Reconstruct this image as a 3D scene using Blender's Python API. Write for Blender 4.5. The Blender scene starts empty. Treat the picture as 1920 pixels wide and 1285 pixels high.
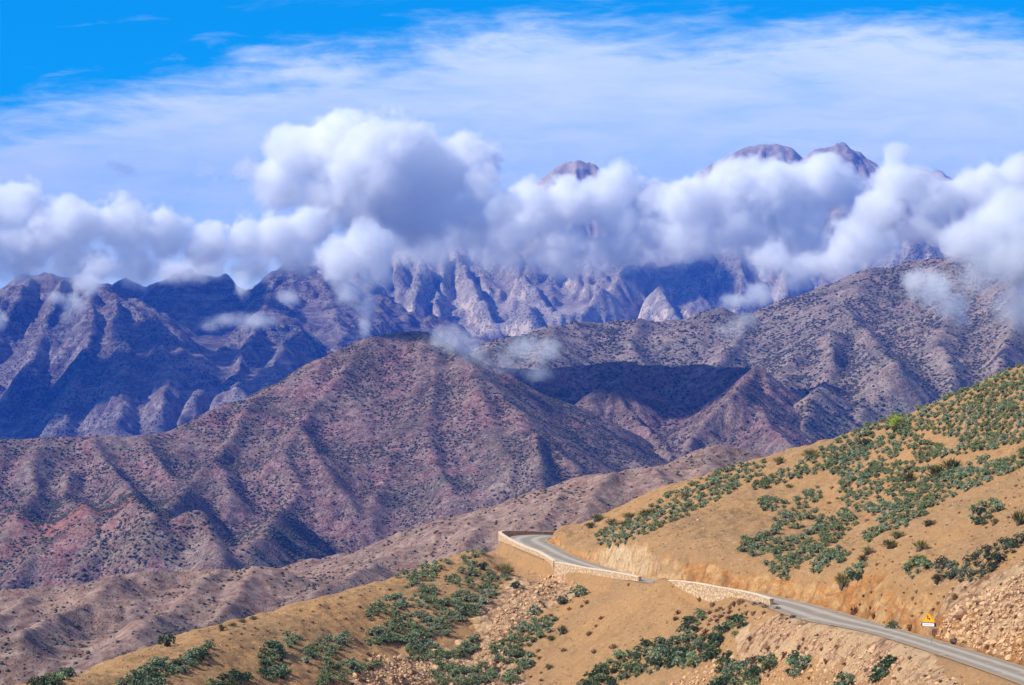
import bpy, math, random
import numpy as np
from mathutils import Vector

# ---------------------------------------------------------------- camera, sky, sun, exposure
S = bpy.context.scene
F = 4939.0                       # focal length in photo pixels (photo 1920 x 1285)
cam_d = bpy.data.cameras.new('camera'); cam = bpy.data.objects.new('camera', cam_d)
S.collection.objects.link(cam); S.camera = cam
cam.location = (0, 0, 0); cam.rotation_euler = (math.radians(90), 0, 0)
cam_d.sensor_width = 36; cam_d.lens = F / 1920 * 36; cam_d.clip_start = 1; cam_d.clip_end = 90000
CLOUD_K = .05; HAZE_D = .58e-4; HAZE_C = (.006, .17, 1.0)
SUN_EL, SUN_AZ = math.radians(40), math.radians(-103)     # azimuth from +Y, negative = to the left
sd = Vector((math.sin(SUN_AZ) * math.cos(SUN_EL), math.cos(SUN_AZ) * math.cos(SUN_EL), math.sin(SUN_EL)))
sun_d = bpy.data.lights.new('sun', 'SUN'); sun = bpy.data.objects.new('sun', sun_d)
S.collection.objects.link(sun); sun_d.energy = 5.0; sun_d.angle = math.radians(0.5); sun_d.color = (1.0, .95, .86)
sun.rotation_euler = (-sd).to_track_quat('-Z', 'Y').to_euler()
S.view_settings.view_transform = 'Standard'; S.view_settings.look = 'None'
S.view_settings.gamma = 1; S.view_settings.exposure = 0.35
S.render.engine = 'CYCLES'
S.cycles.use_denoising = True
S.cycles.volume_bounces = 20; S.cycles.max_bounces = 22; S.cycles.diffuse_bounces = 2
S.cycles.volume_step_rate = 1.0; S.cycles.volume_max_steps = 256

W = bpy.data.worlds.new('World'); S.world = W; W.use_nodes = True

class NT:
    """small node-tree helper"""
    def __init__(s, tree): s.t = tree; s.n = tree.nodes; s.l = tree.links
    def node(s, typ, **kw):
        nd = s.n.new(typ)
        for k, v in kw.items():
            if k.startswith('_'): setattr(nd, k[1:], v)
        return nd
    def put(s, sock, v):
        if hasattr(v, 'is_output') or isinstance(v, bpy.types.NodeSocket): s.l.new(v, sock)
        else: sock.default_value = v
    def math(s, op, a, b=0.0, c=0.0, clamp=False):
        nd = s.n.new('ShaderNodeMath'); nd.operation = op; nd.use_clamp = clamp
        s.put(nd.inputs[0], a); s.put(nd.inputs[1], b); s.put(nd.inputs[2], c); return nd.outputs[0]
    def vmath(s, op, a, b=(0, 0, 0)):
        nd = s.n.new('ShaderNodeVectorMath'); nd.operation = op
        s.put(nd.inputs[0], a); s.put(nd.inputs[1], b); return nd.outputs[0]
    def mix(s, f, a, b, blend='MIX'):
        nd = s.n.new('ShaderNodeMix'); nd.data_type = 'RGBA'; nd.blend_type = blend
        c4 = lambda v: v if not isinstance(v, tuple) or len(v) == 4 else (*v, 1)
        s.put(nd.inputs[0], f); s.put(nd.inputs[6], c4(a)); s.put(nd.inputs[7], c4(b)); return nd.outputs[2]
    def noise(s, vec, scale, detail=4, rough=.55, dist=0, out=0, dims='3D', lac=2.0):
        nd = s.n.new('ShaderNodeTexNoise'); nd.noise_dimensions = dims
        s.put(nd.inputs['Vector'], vec); s.put(nd.inputs['Scale'], scale); nd.inputs['Detail'].default_value = detail
        nd.inputs['Roughness'].default_value = rough; nd.inputs['Distortion'].default_value = dist
        nd.inputs['Lacunarity'].default_value = lac
        return nd.outputs[out]
    def voro(s, vec, scale, feat='F1', out=0, rand=1):
        nd = s.n.new('ShaderNodeTexVoronoi'); nd.feature = feat
        s.put(nd.inputs['Vector'], vec); s.put(nd.inputs['Scale'], scale); nd.inputs['Randomness'].default_value = rand
        return nd.outputs[out]
    def ss(s, v, a, b):      # smoothstep a..b -> 0..1
        nd = s.n.new('ShaderNodeMapRange'); nd.interpolation_type = 'SMOOTHSTEP'
        s.put(nd.inputs[0], v); nd.inputs[1].default_value = a; nd.inputs[2].default_value = b
        return nd.outputs[0]
    def lin(s, v, a, b, c=0.0, d=1.0):
        nd = s.n.new('ShaderNodeMapRange'); s.put(nd.inputs[0], v)
        for i, q in enumerate((a, b, c, d)): nd.inputs[i + 1].default_value = q
        return nd.outputs[0]
    def scalev(s, v, sc):
        return s.vmath('MULTIPLY', v, sc)

def rgb(*c):                                # sRGB 0..255 -> linear
    return tuple(((v / 255) / 12.92 if v / 255 <= .04045 else ((v / 255 + .055) / 1.055) ** 2.4) for v in c)

def build_world():
    t = NT(W.node_tree); t.n.clear()
    out = t.n.new('ShaderNodeOutputWorld'); bg = t.n.new('ShaderNodeBackground'); t.l.new(bg.outputs[0], out.inputs[0])
    sky = t.n.new('ShaderNodeTexSky'); sky.sky_type = 'NISHITA'; sky.sun_disc = False
    sky.sun_elevation = SUN_EL; sky.sun_rotation = SUN_AZ
    sky.altitude = 1500; sky.air_density = 1.0; sky.dust_density = .3; sky.ozone_density = 3
    tc = t.n.new('ShaderNodeTexCoord'); d = tc.outputs['Generated']
    sep = t.n.new('ShaderNodeSeparateXYZ'); t.l.new(d, sep.inputs[0])
    y = t.math('MAXIMUM', sep.outputs[1], .02); u = t.math('DIVIDE', sep.outputs[0], y); v = t.math('DIVIDE', sep.outputs[2], y)
    # cirrus sheet: direction mapped onto a tangent plane (u right, v up)
    cb = t.n.new('ShaderNodeCombineXYZ'); t.l.new(u, cb.inputs[0]); t.l.new(v, cb.inputs[1])
    p = t.scalev(cb.outputs[0], (1.0, 3.2, 1.0))
    n1 = t.noise(p, 9, 7, .62, .6); n2 = t.noise(t.scalev(cb.outputs[0], (1, 5, 1)), 30, 6, .6, .4)
    n3 = t.noise(t.scalev(cb.outputs[0], (1, 1.6, 1)), 5, 3, .5)
    # upper edge of the sheet slopes upward to the right
    edge = t.math('ADD', t.math('MULTIPLY', u, .185), .1275)
    edge = t.math('MINIMUM', edge, t.math('ADD', .1290, t.math('MULTIPLY', u, -.035)))
    e = t.math('SUBTRACT', edge, v)
    e = t.math('ADD', e, t.math('MULTIPLY', t.math('SUBTRACT', n1, .5), .05))
    e = t.math('ADD', e, t.math('MULTIPLY', t.math('SUBTRACT', n2, .5), .03))
    cov = t.ss(e, -.004, .022)
    tex = t.lin(t.math('ADD', t.math('MULTIPLY', n1, .6), t.math('MULTIPLY', n2, .4)), .38, .60, .74, 1.0)
    gap = t.ss(t.math('ADD', n3, t.math('MULTIPLY', n2, .3)), .42, .66)
    lowfade = t.lin(v, .02, .10, .82, .95)
    cov = t.math('MULTIPLY', t.math('MULTIPLY', cov, tex), lowfade, clamp=True)
    cov = t.math('MULTIPLY', cov, t.lin(gap, 0, 1, .78, 1.0), clamp=True)
    # a few thin strands in the open blue
    st = t.ss(t.noise(t.scalev(cb.outputs[0], (1, 4.5, 1)), 16, 6, .62, .8), .56, .72)
    cov = t.math('MAXIMUM', cov, t.math('MULTIPLY', st, t.lin(v, .13, .07, .05, .55)), clamp=True)
    # broken cloud over the rest of the sky, outside the picture
    hn = t.noise(d, 2.2, 5, .6, .4); hi = t.math('MULTIPLY', t.ss(sep.outputs[2], .20, .32), t.ss(hn, .40, .60))
    bk = t.math('MULTIPLY', t.ss(sep.outputs[1], .6, .3), t.ss(hn, .40, .60)); cov = t.math('MAXIMUM', t.math('MULTIPLY', cov, t.ss(sep.outputs[1], .3, .6)), t.math('MULTIPLY', t.math('MAXIMUM', hi, bk), .45))
    skyc = t.mix(1.0, sky.outputs[0], (.02, 1.00, 1.62), 'MULTIPLY')
    cc = t.mix(t.ss(v, .015, .10), (10.2, 11.4, 12.6), (9.8, 11.2, 12.2))
    col = t.mix(cov, skyc, cc)
    t.l.new(col, bg.inputs[0]); bg.inputs[1].default_value = .075
build_world()

# ---------------------------------------------------------------- numeric helpers
rng = np.random.default_rng(7)
_perm = rng.permutation(512)
def perlin(x, y, seed=0):
    xi = np.floor(x).astype(np.int64); yi = np.floor(y).astype(np.int64); xf = x - xi; yf = y - yi
    u = xf * xf * xf * (xf * (xf * 6 - 15) + 10); v = yf * yf * yf * (yf * (yf * 6 - 15) + 10)
    def g(a, b, dx, dy):
        h = _perm[(_perm[(a + seed * 57) & 511] + b) & 511] * (2 * math.pi / 512)
        return np.cos(h) * dx + np.sin(h) * dy
    a = g(xi, yi, xf, yf); b = g(xi + 1, yi, xf - 1, yf); c = g(xi, yi + 1, xf, yf - 1); d = g(xi + 1, yi + 1, xf - 1, yf - 1)
    return (a + u * (b - a)) * (1 - v) + (c + u * (d - c)) * v
def fbm(x, y, o=4, seed=0, gain=.5, ridged=False):
    r = 0; a = 1; f = 1
    for i in range(o):
        n = perlin(x * f + 13.7 * i, y * f - 7.3 * i, seed + i)
        r = r + a * ((.5 - 2 * np.abs(n)) if ridged else n * 1.4); a *= gain; f *= 2.03
    return r
def smax(a, b, k):
    h = np.clip(.5 + .5 * (a - b) / k, 0, 1); return b + (a - b) * h + k * h * (1 - h)
def P(px, py, D):
    return ((px - 960) / F * D, D, -(py - 642.5) / F * D)

def seg_cone(X, Y, line, slope, dscale=(0.0, 1.0), kind=1, end=None):
    """max over the segments of a 3D polyline of z - slope*distance (kind=-1: min of z + slope*distance)"""
    H = None
    for (x0, y0, z0), (x1, y1, z1) in zip(line[:-1], line[1:]):
        dx, dy = x1 - x0, y1 - y0; L2 = dx * dx + dy * dy + 1e-9
        t = np.clip(((X - x0) * dx + (Y - y0) * dy) / L2, 0, 1)
        d = np.hypot(X - x0 - t * dx, Y - y0 - t * dy)
        d = d + dscale[0] * d / (d + dscale[1])
        h = z0 + t * (z1 - z0) - kind * slope * d
        H = h if H is None else (np.maximum(H, h) if kind > 0 else np.minimum(H, h))
    return H

def bil(H, x, y):
    n, m = H.shape; x = np.clip(x, 0, m - 1.001); y = np.clip(y, 0, n - 1.001)
    i = x.astype(int); j = y.astype(int); u = x - i; v = y - j
    return (H[j, i] * (1 - u) + H[j, i + 1] * u) * (1 - v) + (H[j + 1, i] * (1 - u) + H[j + 1, i + 1] * u) * v

def erode(H, cell, batches=10, n=20000, steps=48, k=.35, seed=1):
    """water droplets run down the height field in batches, cutting gullies and dropping their load"""
    r = np.random.default_rng(seed); H = H / cell; ny, nx = H.shape; flow = np.zeros_like(H)
    for b in range(batches):
        x = r.uniform(1, nx - 3, n); y = r.uniform(1, ny - 3, n); dx = np.zeros(n); dy = np.zeros(n)
        sed = np.zeros(n); wat = np.ones(n); sp = np.ones(n)
        for s in range(steps):
            i = x.astype(int); j = y.astype(int); u = x - i; v = y - j
            h00 = H[j, i]; h10 = H[j, i + 1]; h01 = H[j + 1, i]; h11 = H[j + 1, i + 1]
            gx = (h10 - h00) * (1 - v) + (h11 - h01) * v; gy = (h01 - h00) * (1 - u) + (h11 - h10) * u
            h = (h00 * (1 - u) + h10 * u) * (1 - v) + (h01 * (1 - u) + h11 * u) * v
            dx = dx * .25 - gx * .75; dy = dy * .25 - gy * .75; L = np.hypot(dx, dy) + 1e-9; dx /= L; dy /= L
            xn = np.clip(x + dx, 1, nx - 3); yn = np.clip(y + dy, 1, ny - 3)
            dh = bil(H, xn, yn) - h
            cap = np.maximum(-dh, .01) * sp * wat * 3.0
            ex = sed - cap
            dep = np.where(dh > 0, np.minimum(dh, sed), np.where(ex > 0, ex * .3, 0.0))
            ero = np.where((dh <= 0) & (ex < 0), np.minimum(-ex * k, -dh), 0.0)
            ok = (xn > 2) & (xn < nx - 4) & (yn > 2) & (yn < ny - 4)
            amt = np.where(ok, np.clip(dep - ero, -.35, .35), 0.0); sed -= amt
            idx = j * nx + i
            for o, w in ((0, (1 - u) * (1 - v)), (1, u * (1 - v)), (nx, (1 - u) * v), (nx + 1, u * v)):
                H += np.bincount(idx + o, weights=amt * w, minlength=nx * ny)[:nx * ny].reshape(ny, nx)
            flow += np.bincount(idx, weights=wat, minlength=nx * ny).reshape(ny, nx)
            sp = np.sqrt(np.clip(sp * sp - dh * 1.2, .05, 16)); wat *= .975; x = xn; y = yn
        # slight thermal smoothing of spikes
        A = H[1:-1, 1:-1]; M = (H[:-2, 1:-1] + H[2:, 1:-1] + H[1:-1, :-2] + H[1:-1, 2:]) / 4
        H[1:-1, 1:-1] = A * .93 + M * .07
    return H * cell, flow

COL = S.collection
def tag(o, label=None, cat=None, group=None, kind=None):
    if label: o['label'] = label
    if cat: o['category'] = cat
    if group: o['group'] = group
    if kind: o['kind'] = kind
    return o

def grid_mesh(name, xs, ys, H, mat, attrs=None, smooth=True):
    ny, nx = H.shape; X, Y = np.meshgrid(xs, ys)
    me = bpy.data.meshes.new(name); me.vertices.add(nx * ny)
    co = np.stack([X, Y, H], -1).astype(np.float32).reshape(-1); me.vertices.foreach_set('co', co)
    a = np.arange(nx * ny).reshape(ny, nx); q = np.stack([a[:-1, :-1], a[:-1, 1:], a[1:, 1:], a[1:, :-1]], -1).reshape(-1, 4)
    me.loops.add(q.size); me.loops.foreach_set('vertex_index', q.reshape(-1).astype(np.int32))
    me.polygons.add(len(q)); me.polygons.foreach_set('loop_start', (np.arange(len(q)) * 4).astype(np.int32))
    me.polygons.foreach_set('loop_total', np.full(len(q), 4, np.int32))
    me.polygons.foreach_set('use_smooth', np.full(len(q), smooth))
    for k, v in (attrs or {}).items():
        at = me.attributes.new(k, 'FLOAT', 'POINT'); at.data.foreach_set('value', v.astype(np.float32).reshape(-1))
    me.update(calc_edges=True); me.materials.append(mat)
    o = bpy.data.objects.new(name, me); COL.objects.link(o); return o

def raw_mesh(name, V, Fc, mat, parent=None, smooth=False, mats=None, midx=None):
    """V (n,3), Fc (m,k) arrays with k = 3 or 4"""
    V = np.asarray(V, np.float32); Fc = np.asarray(Fc, np.int32); k = Fc.shape[1]
    me = bpy.data.meshes.new(name); me.vertices.add(len(V)); me.vertices.foreach_set('co', V.reshape(-1))
    me.loops.add(Fc.size); me.loops.foreach_set('vertex_index', Fc.reshape(-1))
    me.polygons.add(len(Fc)); me.polygons.foreach_set('loop_start', (np.arange(len(Fc)) * k).astype(np.int32))
    me.polygons.foreach_set('loop_total', np.full(len(Fc), k, np.int32))
    me.polygons.foreach_set('use_smooth', np.full(len(Fc), smooth))
    for m in (mats or [mat]): me.materials.append(m)
    if midx is not None: me.polygons.foreach_set('material_index', np.asarray(midx, np.int32))
    me.update(calc_edges=True)
    o = bpy.data.objects.new(name, me); COL.objects.link(o)
    if parent: o.parent = parent
    return o

def new_mat(name):
    m = bpy.data.materials.new(name); m.use_nodes = True; t = NT(m.node_tree); t.n.clear()
    out = t.n.new('ShaderNodeOutputMaterial'); b = t.n.new('ShaderNodeBsdfPrincipled'); t.l.new(b.outputs[0], out.inputs[0])
    b.inputs['Roughness'].default_value = .95; b.inputs['Specular IOR Level'].default_value = .15
    return m, t, b
def bump(t, b, h, dist, strength=1.0):
    n = t.n.new('ShaderNodeBump'); n.inputs['Strength'].default_value = strength; n.inputs['Distance'].default_value = dist
    t.l.new(h, n.inputs['Height']); t.l.new(n.outputs[0], b.inputs['Normal'])
def geo(t):
    g = t.n.new('ShaderNodeNewGeometry'); return g.outputs['Position'], g.outputs['Normal']
def attr(t, name):
    a = t.n.new('ShaderNodeAttribute'); a.attribute_name = name; return a.outputs['Fac']

# ---------------------------------------------------------------- mountain materials
def hill_mat(name, soil, soil2, soil3, shrub, unit, dots=.45, dot_scale=1.0, rock=None, rockamt=0.0, strata=0.0, big=1.0, bumpd=1.0, rust=False, dotk=.88):
    """unit: size in metres of a shrub"""
    m, t, b = new_mat(name); p, nrm = geo(t)
    n1 = t.noise(p, 1 / (unit * 130 * big), 5, .6, .8); n2 = t.noise(p, 1 / (unit * 45), 5, .6, .6); n3 = t.noise(p, 1 / (unit * 7), 5, .65)
    c = t.mix(t.ss(n1, .40, .60), soil, soil2)
    c = t.mix(t.ss(t.math('ADD', n2, t.math('MULTIPLY', n3, .25)), .55, .78), c, soil3)
    c = t.mix(t.ss(n3, .30, .75), t.mix(.30, c, (0, 0, 0)), t.mix(.16, c, (1, .9, .8)))
    h = t.math('MULTIPLY', n3, 1.0)
    if rock is not None:
        sp = t.n.new('ShaderNodeSeparateXYZ'); t.l.new(nrm, sp.inputs[0])
        rn = t.noise(p, 1 / (unit * 16), 6, .7, .8)
        rf = t.math('ADD', t.math('SUBTRACT', 1.0, sp.outputs[2]), t.math('MULTIPLY', t.math('SUBTRACT', rn, .5), 1.3))
        rf = t.ss(rf, .75 - rockamt, .95 - rockamt)
        rc = t.mix(t.ss(rn, .38, .62), tuple(v * .55 for v in rock), rock)
        c = t.mix(rf, c, rc)
        h = t.math('ADD', h, t.math('MULTIPLY', rn, 3.0))
    if strata:
        sv = t.noise(t.scalev(p, (.35, .35, 2.6)), 1 / (unit * 14), 5, .6, 1.2)
        c = t.mix(t.math('MULTIPLY', t.ss(sv, .5, .62), strata), c, t.mix(.5, c, (.45, .38, .33)))
        h = t.math('ADD', h, t.math('MULTIPLY', sv, 3.0 * strata))
    if rust:
        ra = t.math('ADD', attr(t, 'rust'), t.math('MULTIPLY', t.math('SUBTRACT', n2, .5), 1.1))
        c = t.mix(t.math('MULTIPLY', t.ss(ra, .45, 1.0), .55), c, (.33, .105, .065))
    # shrubs: scattered dark clumps, denser in some patches
    dens = t.math('ADD', t.noise(p, 1 / (unit * 60), 4, .6, .4), t.math('MULTIPLY', t.noise(p, 1 / (unit * 14), 3, .6), .5))
    vr = t.math('ADD', t.voro(p, dot_scale / (unit * 2.0)), t.math('MULTIPLY', t.noise(p, 1 / (unit * .8), 2, .5), .25))
    th = t.lin(dens, .55, .95, dots * .55, dots * 1.35)
    dt = t.ss(t.math('SUBTRACT', th, vr), -.10, .04)
    sc = t.mix(t.noise(p, 1 / (unit * 3), 2), shrub, tuple(v * 1.7 for v in shrub))
    c = t.mix(t.math('MULTIPLY', dt, dotk), c, sc)
    # thin grey-green undergrowth tint
    c = t.mix(t.math('MULTIPLY', t.ss(dens, .70, .95), .30), c, tuple(v * 2.0 for v in shrub))
    h = t.math('ADD', h, t.math('MULTIPLY', dt, 1.6 * dotk))
    t.l.new(c, b.inputs['Base Color']); bump(t, b, h, unit * .55 * bumpd)
    return m

def mountain(name, xr, yr, cell, mains, slope, spurs=(), carve=(), k=None, mat=None, rough=.0, rscale=100, er=(8, 30000, 44, .3), seed=1, wob=.35, post=None, label=None, objname=None, jag=0, sm=2, rust=None):
    xs = np.arange(xr[0], xr[1], cell); ys = np.arange(yr[0], yr[1], cell); X, Y = np.meshgrid(xs, ys)
    k = k or 8 * cell
    wobf = lambda X, Y: (wob * rscale * fbm(X / rscale, Y / rscale, 4, seed + 20), rscale * .5)
    M = [([P(*p) for p in ln], s) for ln, s in [(m if isinstance(m, tuple) and not isinstance(m[0], (int, float)) and isinstance(m[1], (int, float)) else (m, slope)) for m in mains]]
    def body(X, Y):
        ds = wobf(X, Y); H = None
        for ln, s in M:
            h = seg_cone(X, Y, ln, s, ds); H = h if H is None else smax(H, h, k)
        return H
    H = body(X, Y)
    bf = lambda x, y: float(body(np.array([x]), np.array([y]))[0])
    def place(pts, lifts):
        out = []
        n = len(pts)
        for i, q in enumerate(pts):
            px, py = q[0], q[1]
            l = lifts[0] + (lifts[1] - lifts[0]) * i / max(n - 1, 1)
            D = np.linspace(yr[0], yr[1], 500); x = (px - 960) / F * D; z = -(py - 642.5) / F * D
            f = z - body(x, D) - l
            w = np.where(f <= 0)[0]
            d = D[w[0]] if len(w) and w[0] > 0 else (q[2] if len(q) > 2 else None)
            if d is None:
                j = int(np.argmin(np.abs(f))); d = D[j]
            out.append(P(px, py, d))
        return out
    placed = [(place(p, l), s) for p, l, s in spurs]
    vall = [(place(p, (-l[0], -l[1])), s) for p, l, s in carve]
    ds = wobf(X, Y)
    for ln, s in placed: H = smax(H, seg_cone(X, Y, ln, s, ds), k * .6)
    for ln, s in vall: H = -smax(-H, -seg_cone(X, Y, ln, s, ds, kind=-1), k * .6)
    if rough: H = H + rough * fbm(X / rscale, Y / rscale, 6, seed + 3, .5, True) * .6 + rough * .6 * fbm(X / rscale * 2.3, Y / rscale * 2.3, 4, seed + 9)
    if jag: H = H + jag * fbm(X / (rscale * .22), Y / (rscale * .22), 5, seed + 5, .6, True)
    flow = np.zeros_like(H)
    if er: H, flow = erode(H, cell, er[0], er[1], er[2], er[3], seed)
    for _ in range(sm):
        H[1:-1, 1:-1] = .4 * H[1:-1, 1:-1] + .15 * (H[:-2, 1:-1] + H[2:, 1:-1] + H[1:-1, :-2] + H[1:-1, 2:])
    o = grid_mesh(objname or name, xs, ys, H, mat, {'rust': (np.exp(-((X - rust[0][0]) ** 2 + (Y - rust[0][1]) ** 2) / rust[1] ** 2) + .8 * np.exp(-((X - rust[2][0]) ** 2 + (Y - rust[2][1]) ** 2) / rust[3] ** 2))} if rust else None)
    return o, (xs, ys, H, flow)

# ---------------------------------------------------------------- mountains, far to near
M_peak = hill_mat('peak rock', (.40, .31, .19), (.50, .38, .25), (.30, .23, .14), (.14, .11, .07), 8, .12, rock=(.52, .41, .27), rockamt=.35, strata=.6)
M_cliff = hill_mat('pale cliff rock', (.30, .235, .17), (.40, .32, .235), (.19, .155, .12), (.05, .055, .04), 4.5, .44, rock=(.60, .47, .33), rockamt=.28, dotk=.6)
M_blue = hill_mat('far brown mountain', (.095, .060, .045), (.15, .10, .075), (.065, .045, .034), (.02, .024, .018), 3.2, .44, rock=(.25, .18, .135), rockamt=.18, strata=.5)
M_grey = hill_mat('grey brown hillside', (.28, .175, .125), (.23, .15, .11), (.20, .145, .095), (.02, .026, .014), 1.6, .50, rock=(.36, .25, .18), rockamt=.12, dotk=.55, big=1.6)
M_brown = hill_mat('mauve brown mountainside', (.145, .072, .052), (.185, .112, .072), (.22, .086, .070), (.018, .019, .010), 1.1, .50, rock=(.30, .21, .14), rockamt=.10, rust=True, dotk=.55, big=1.6)
M_tan = hill_mat('dusty pink low hill', (.25, .125, .078), (.185, .092, .06), (.27, .145, .09), (.05, .036, .024), .6, .36, rock=(.33, .22, .155), rockamt=.06, dotk=.5, big=1.5)

GRIDS = {}
def st(o, label, cat):
    return tag(o[0], label, cat, kind='structure')

# distant summits above the cloud
o = mountain('peaks', (-900, 3200), (8600, 11800), 9,
    [[(860, 470, 9600), (960, 380, 9700), (1022, 332, 9800), (1045, 312, 9800), (1085, 301, 9800), (1108, 308, 9800), (1128, 326, 9800), (1165, 375, 9850), (1200, 362, 9900), (1222, 341, 9900), (1250, 352, 9950),
      (1300, 385, 10000), (1325, 330, 10000), (1338, 306, 10000), (1360, 300, 10000), (1385, 281, 10000), (1420, 271, 10000), (1455, 269, 10000), (1478, 273, 10000), (1488, 296, 10000), (1510, 325, 10000), (1528, 281, 10000), (1550, 279, 10000), (1578, 267, 10000),
      (1592, 280, 10000), (1612, 284, 10000), (1642, 309, 10000), (1680, 350, 10100), (1722, 318, 10100), (1765, 320, 10100), (1810, 350, 10100), (1950, 380, 10200), (2400, 380, 10400)]],
    .95, spurs=[([(1080, 302), (1075, 400), (1050, 520)], (20, 60), 1.3), ([(1430, 270), (1400, 400), (1380, 520)], (20, 60), 1.2), ([(1570, 268), (1600, 400), (1620, 520)], (20, 60), 1.2)],
    mat=M_peak, rough=12, rscale=200, er=(2, 12000, 36, .2), seed=3, wob=.30, k=10, jag=7, sm=0, objname='distant_mountain')
st(o, 'rocky brown summits rising above the clouds', 'mountain')

# pale cliff range below the clouds
o = mountain('cliffs', (-1500, 2600), (6500, 9300), 7,
    [[(480, 560, 8000), (560, 500, 8000), (700, 470, 8100), (850, 440, 8300), (960, 450, 8300), (1100, 440, 8300), (1220, 455, 8300), (1350, 440, 8200), (1500, 450, 8300), (1700, 440, 8400), (1950, 430, 8500), (2300, 430, 8600)]],
    .62,
    spurs=[([(852, 462), (880, 520), (905, 575), (935, 625)], (40, 110), 1.5), ([(790, 490), (780, 560), (760, 640)], (40, 90), 1.5), ([(835, 480), (815, 560), (830, 640)], (30, 90), 1.6),
           ([(700, 520), (690, 580), (670, 650)], (40, 80), 1.4), ([(600, 520), (640, 600), (650, 660)], (30, 80), 1.3), ([(560, 500), (520, 580), (480, 660), (440, 740)], (20, 70), 1.2),
           ([(960, 470), (990, 540), (1030, 580), (1050, 640)], (40, 90), 1.5), ([(1225, 488), (1160, 520), (1110, 570), (1075, 620)], (60, 130), 1.3), ([(1225, 488), (1240, 550), (1270, 600)], (40, 50), 1.1),
           ([(905, 640), (940, 600), (1000, 590), (1060, 575)], (110, 120), 1.3), ([(1380, 455), (1395, 520), (1385, 580), (1370, 640)], (50, 80), 1.2), ([(1480, 480), (1470, 560), (1440, 620)], (60, 110), 1.5),
           ([(1680, 470), (1740, 478), (1800, 480)], (120, 120), 1.1)],
    mat=M_cliff, rough=50, rscale=300, er=(4, 20000, 44, .28), seed=5, wob=.35, k=24, jag=15, sm=1, objname='rocky_mountain')
st(o, 'pale rocky mountain face with deep blue ravines under the clouds', 'mountain')

# blue shadowed mountains on the left
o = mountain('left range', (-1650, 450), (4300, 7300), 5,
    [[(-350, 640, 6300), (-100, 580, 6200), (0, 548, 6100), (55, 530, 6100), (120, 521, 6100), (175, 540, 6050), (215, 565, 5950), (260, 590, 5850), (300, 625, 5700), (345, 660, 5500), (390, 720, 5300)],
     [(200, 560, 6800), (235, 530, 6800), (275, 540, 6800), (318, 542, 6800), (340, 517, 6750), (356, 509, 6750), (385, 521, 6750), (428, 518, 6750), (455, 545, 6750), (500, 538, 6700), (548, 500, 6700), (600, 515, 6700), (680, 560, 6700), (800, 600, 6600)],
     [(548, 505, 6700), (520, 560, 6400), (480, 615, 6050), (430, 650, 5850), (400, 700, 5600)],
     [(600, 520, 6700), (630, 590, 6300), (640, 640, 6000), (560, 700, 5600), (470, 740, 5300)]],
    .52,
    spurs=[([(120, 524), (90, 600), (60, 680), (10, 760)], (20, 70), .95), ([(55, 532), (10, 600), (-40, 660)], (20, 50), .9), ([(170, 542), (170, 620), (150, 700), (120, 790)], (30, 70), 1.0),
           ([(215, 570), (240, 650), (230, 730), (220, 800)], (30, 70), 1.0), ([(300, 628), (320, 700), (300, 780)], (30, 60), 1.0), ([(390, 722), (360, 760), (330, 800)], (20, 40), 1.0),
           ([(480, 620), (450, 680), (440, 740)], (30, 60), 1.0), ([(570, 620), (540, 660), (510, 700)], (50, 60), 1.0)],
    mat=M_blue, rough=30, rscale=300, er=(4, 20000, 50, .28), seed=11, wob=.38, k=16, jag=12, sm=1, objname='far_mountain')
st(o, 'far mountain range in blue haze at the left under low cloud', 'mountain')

# large grey hill on the right behind the bowl
o = mountain('right hill', (-260, 1350), (2700, 5000), 3.4,
    [[(840, 690, 3500), (882, 668, 3550), (950, 640, 3650), (1040, 611, 3800), (1110, 601, 3900), (1200, 598, 3950), (1300, 597, 3950), (1355, 577, 3900), (1400, 588, 3900), (1450, 582, 3900), (1520, 560, 3900), (1580, 532, 3950), (1640, 506, 4000), (1700, 490, 4000), (1790, 484, 4000), (1900, 470, 3900), (2100, 440, 3800)],
     [(1640, 506, 4000), (1600, 560, 3800), (1580, 600, 3700), (1520, 650, 3500), (1470, 700, 3300), (1400, 740, 3100)],
     [(1790, 486, 4000), (1790, 560, 3700), (1760, 640, 3400), (1690, 720, 3050), (1600, 780, 2900)]],
    .40,
    spurs=[([(1590, 590), (1640, 640), (1680, 690)], (20, 40), .8), ([(1400, 590), (1380, 640), (1340, 690)], (15, 30), .7), ([(1200, 600), (1180, 640), (1200, 680)], (12, 20), .6), ([(1040, 612), (1020, 650), (1000, 690)], (12, 20), .6),
           ([(1560, 620), (1560, 690), (1530, 740), (1500, 800)], (25, 45), .8), ([(1760, 640), (1790, 700), (1780, 760)], (25, 40), .8), ([(1900, 500), (1900, 600), (1870, 700)], (40, 50), .8), ([(1470, 700), (1500, 750), (1460, 820)], (15, 40), .8)],
    mat=M_grey, rough=12, rscale=230, er=(3, 16000, 44, .2), seed=15, wob=.22, k=24, jag=1.0, sm=3, objname='shrubby_mountain')
st(o, 'grey brown mountain dotted with shrubs rising into cloud on the right', 'mountain'); G_right = o[1]

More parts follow.
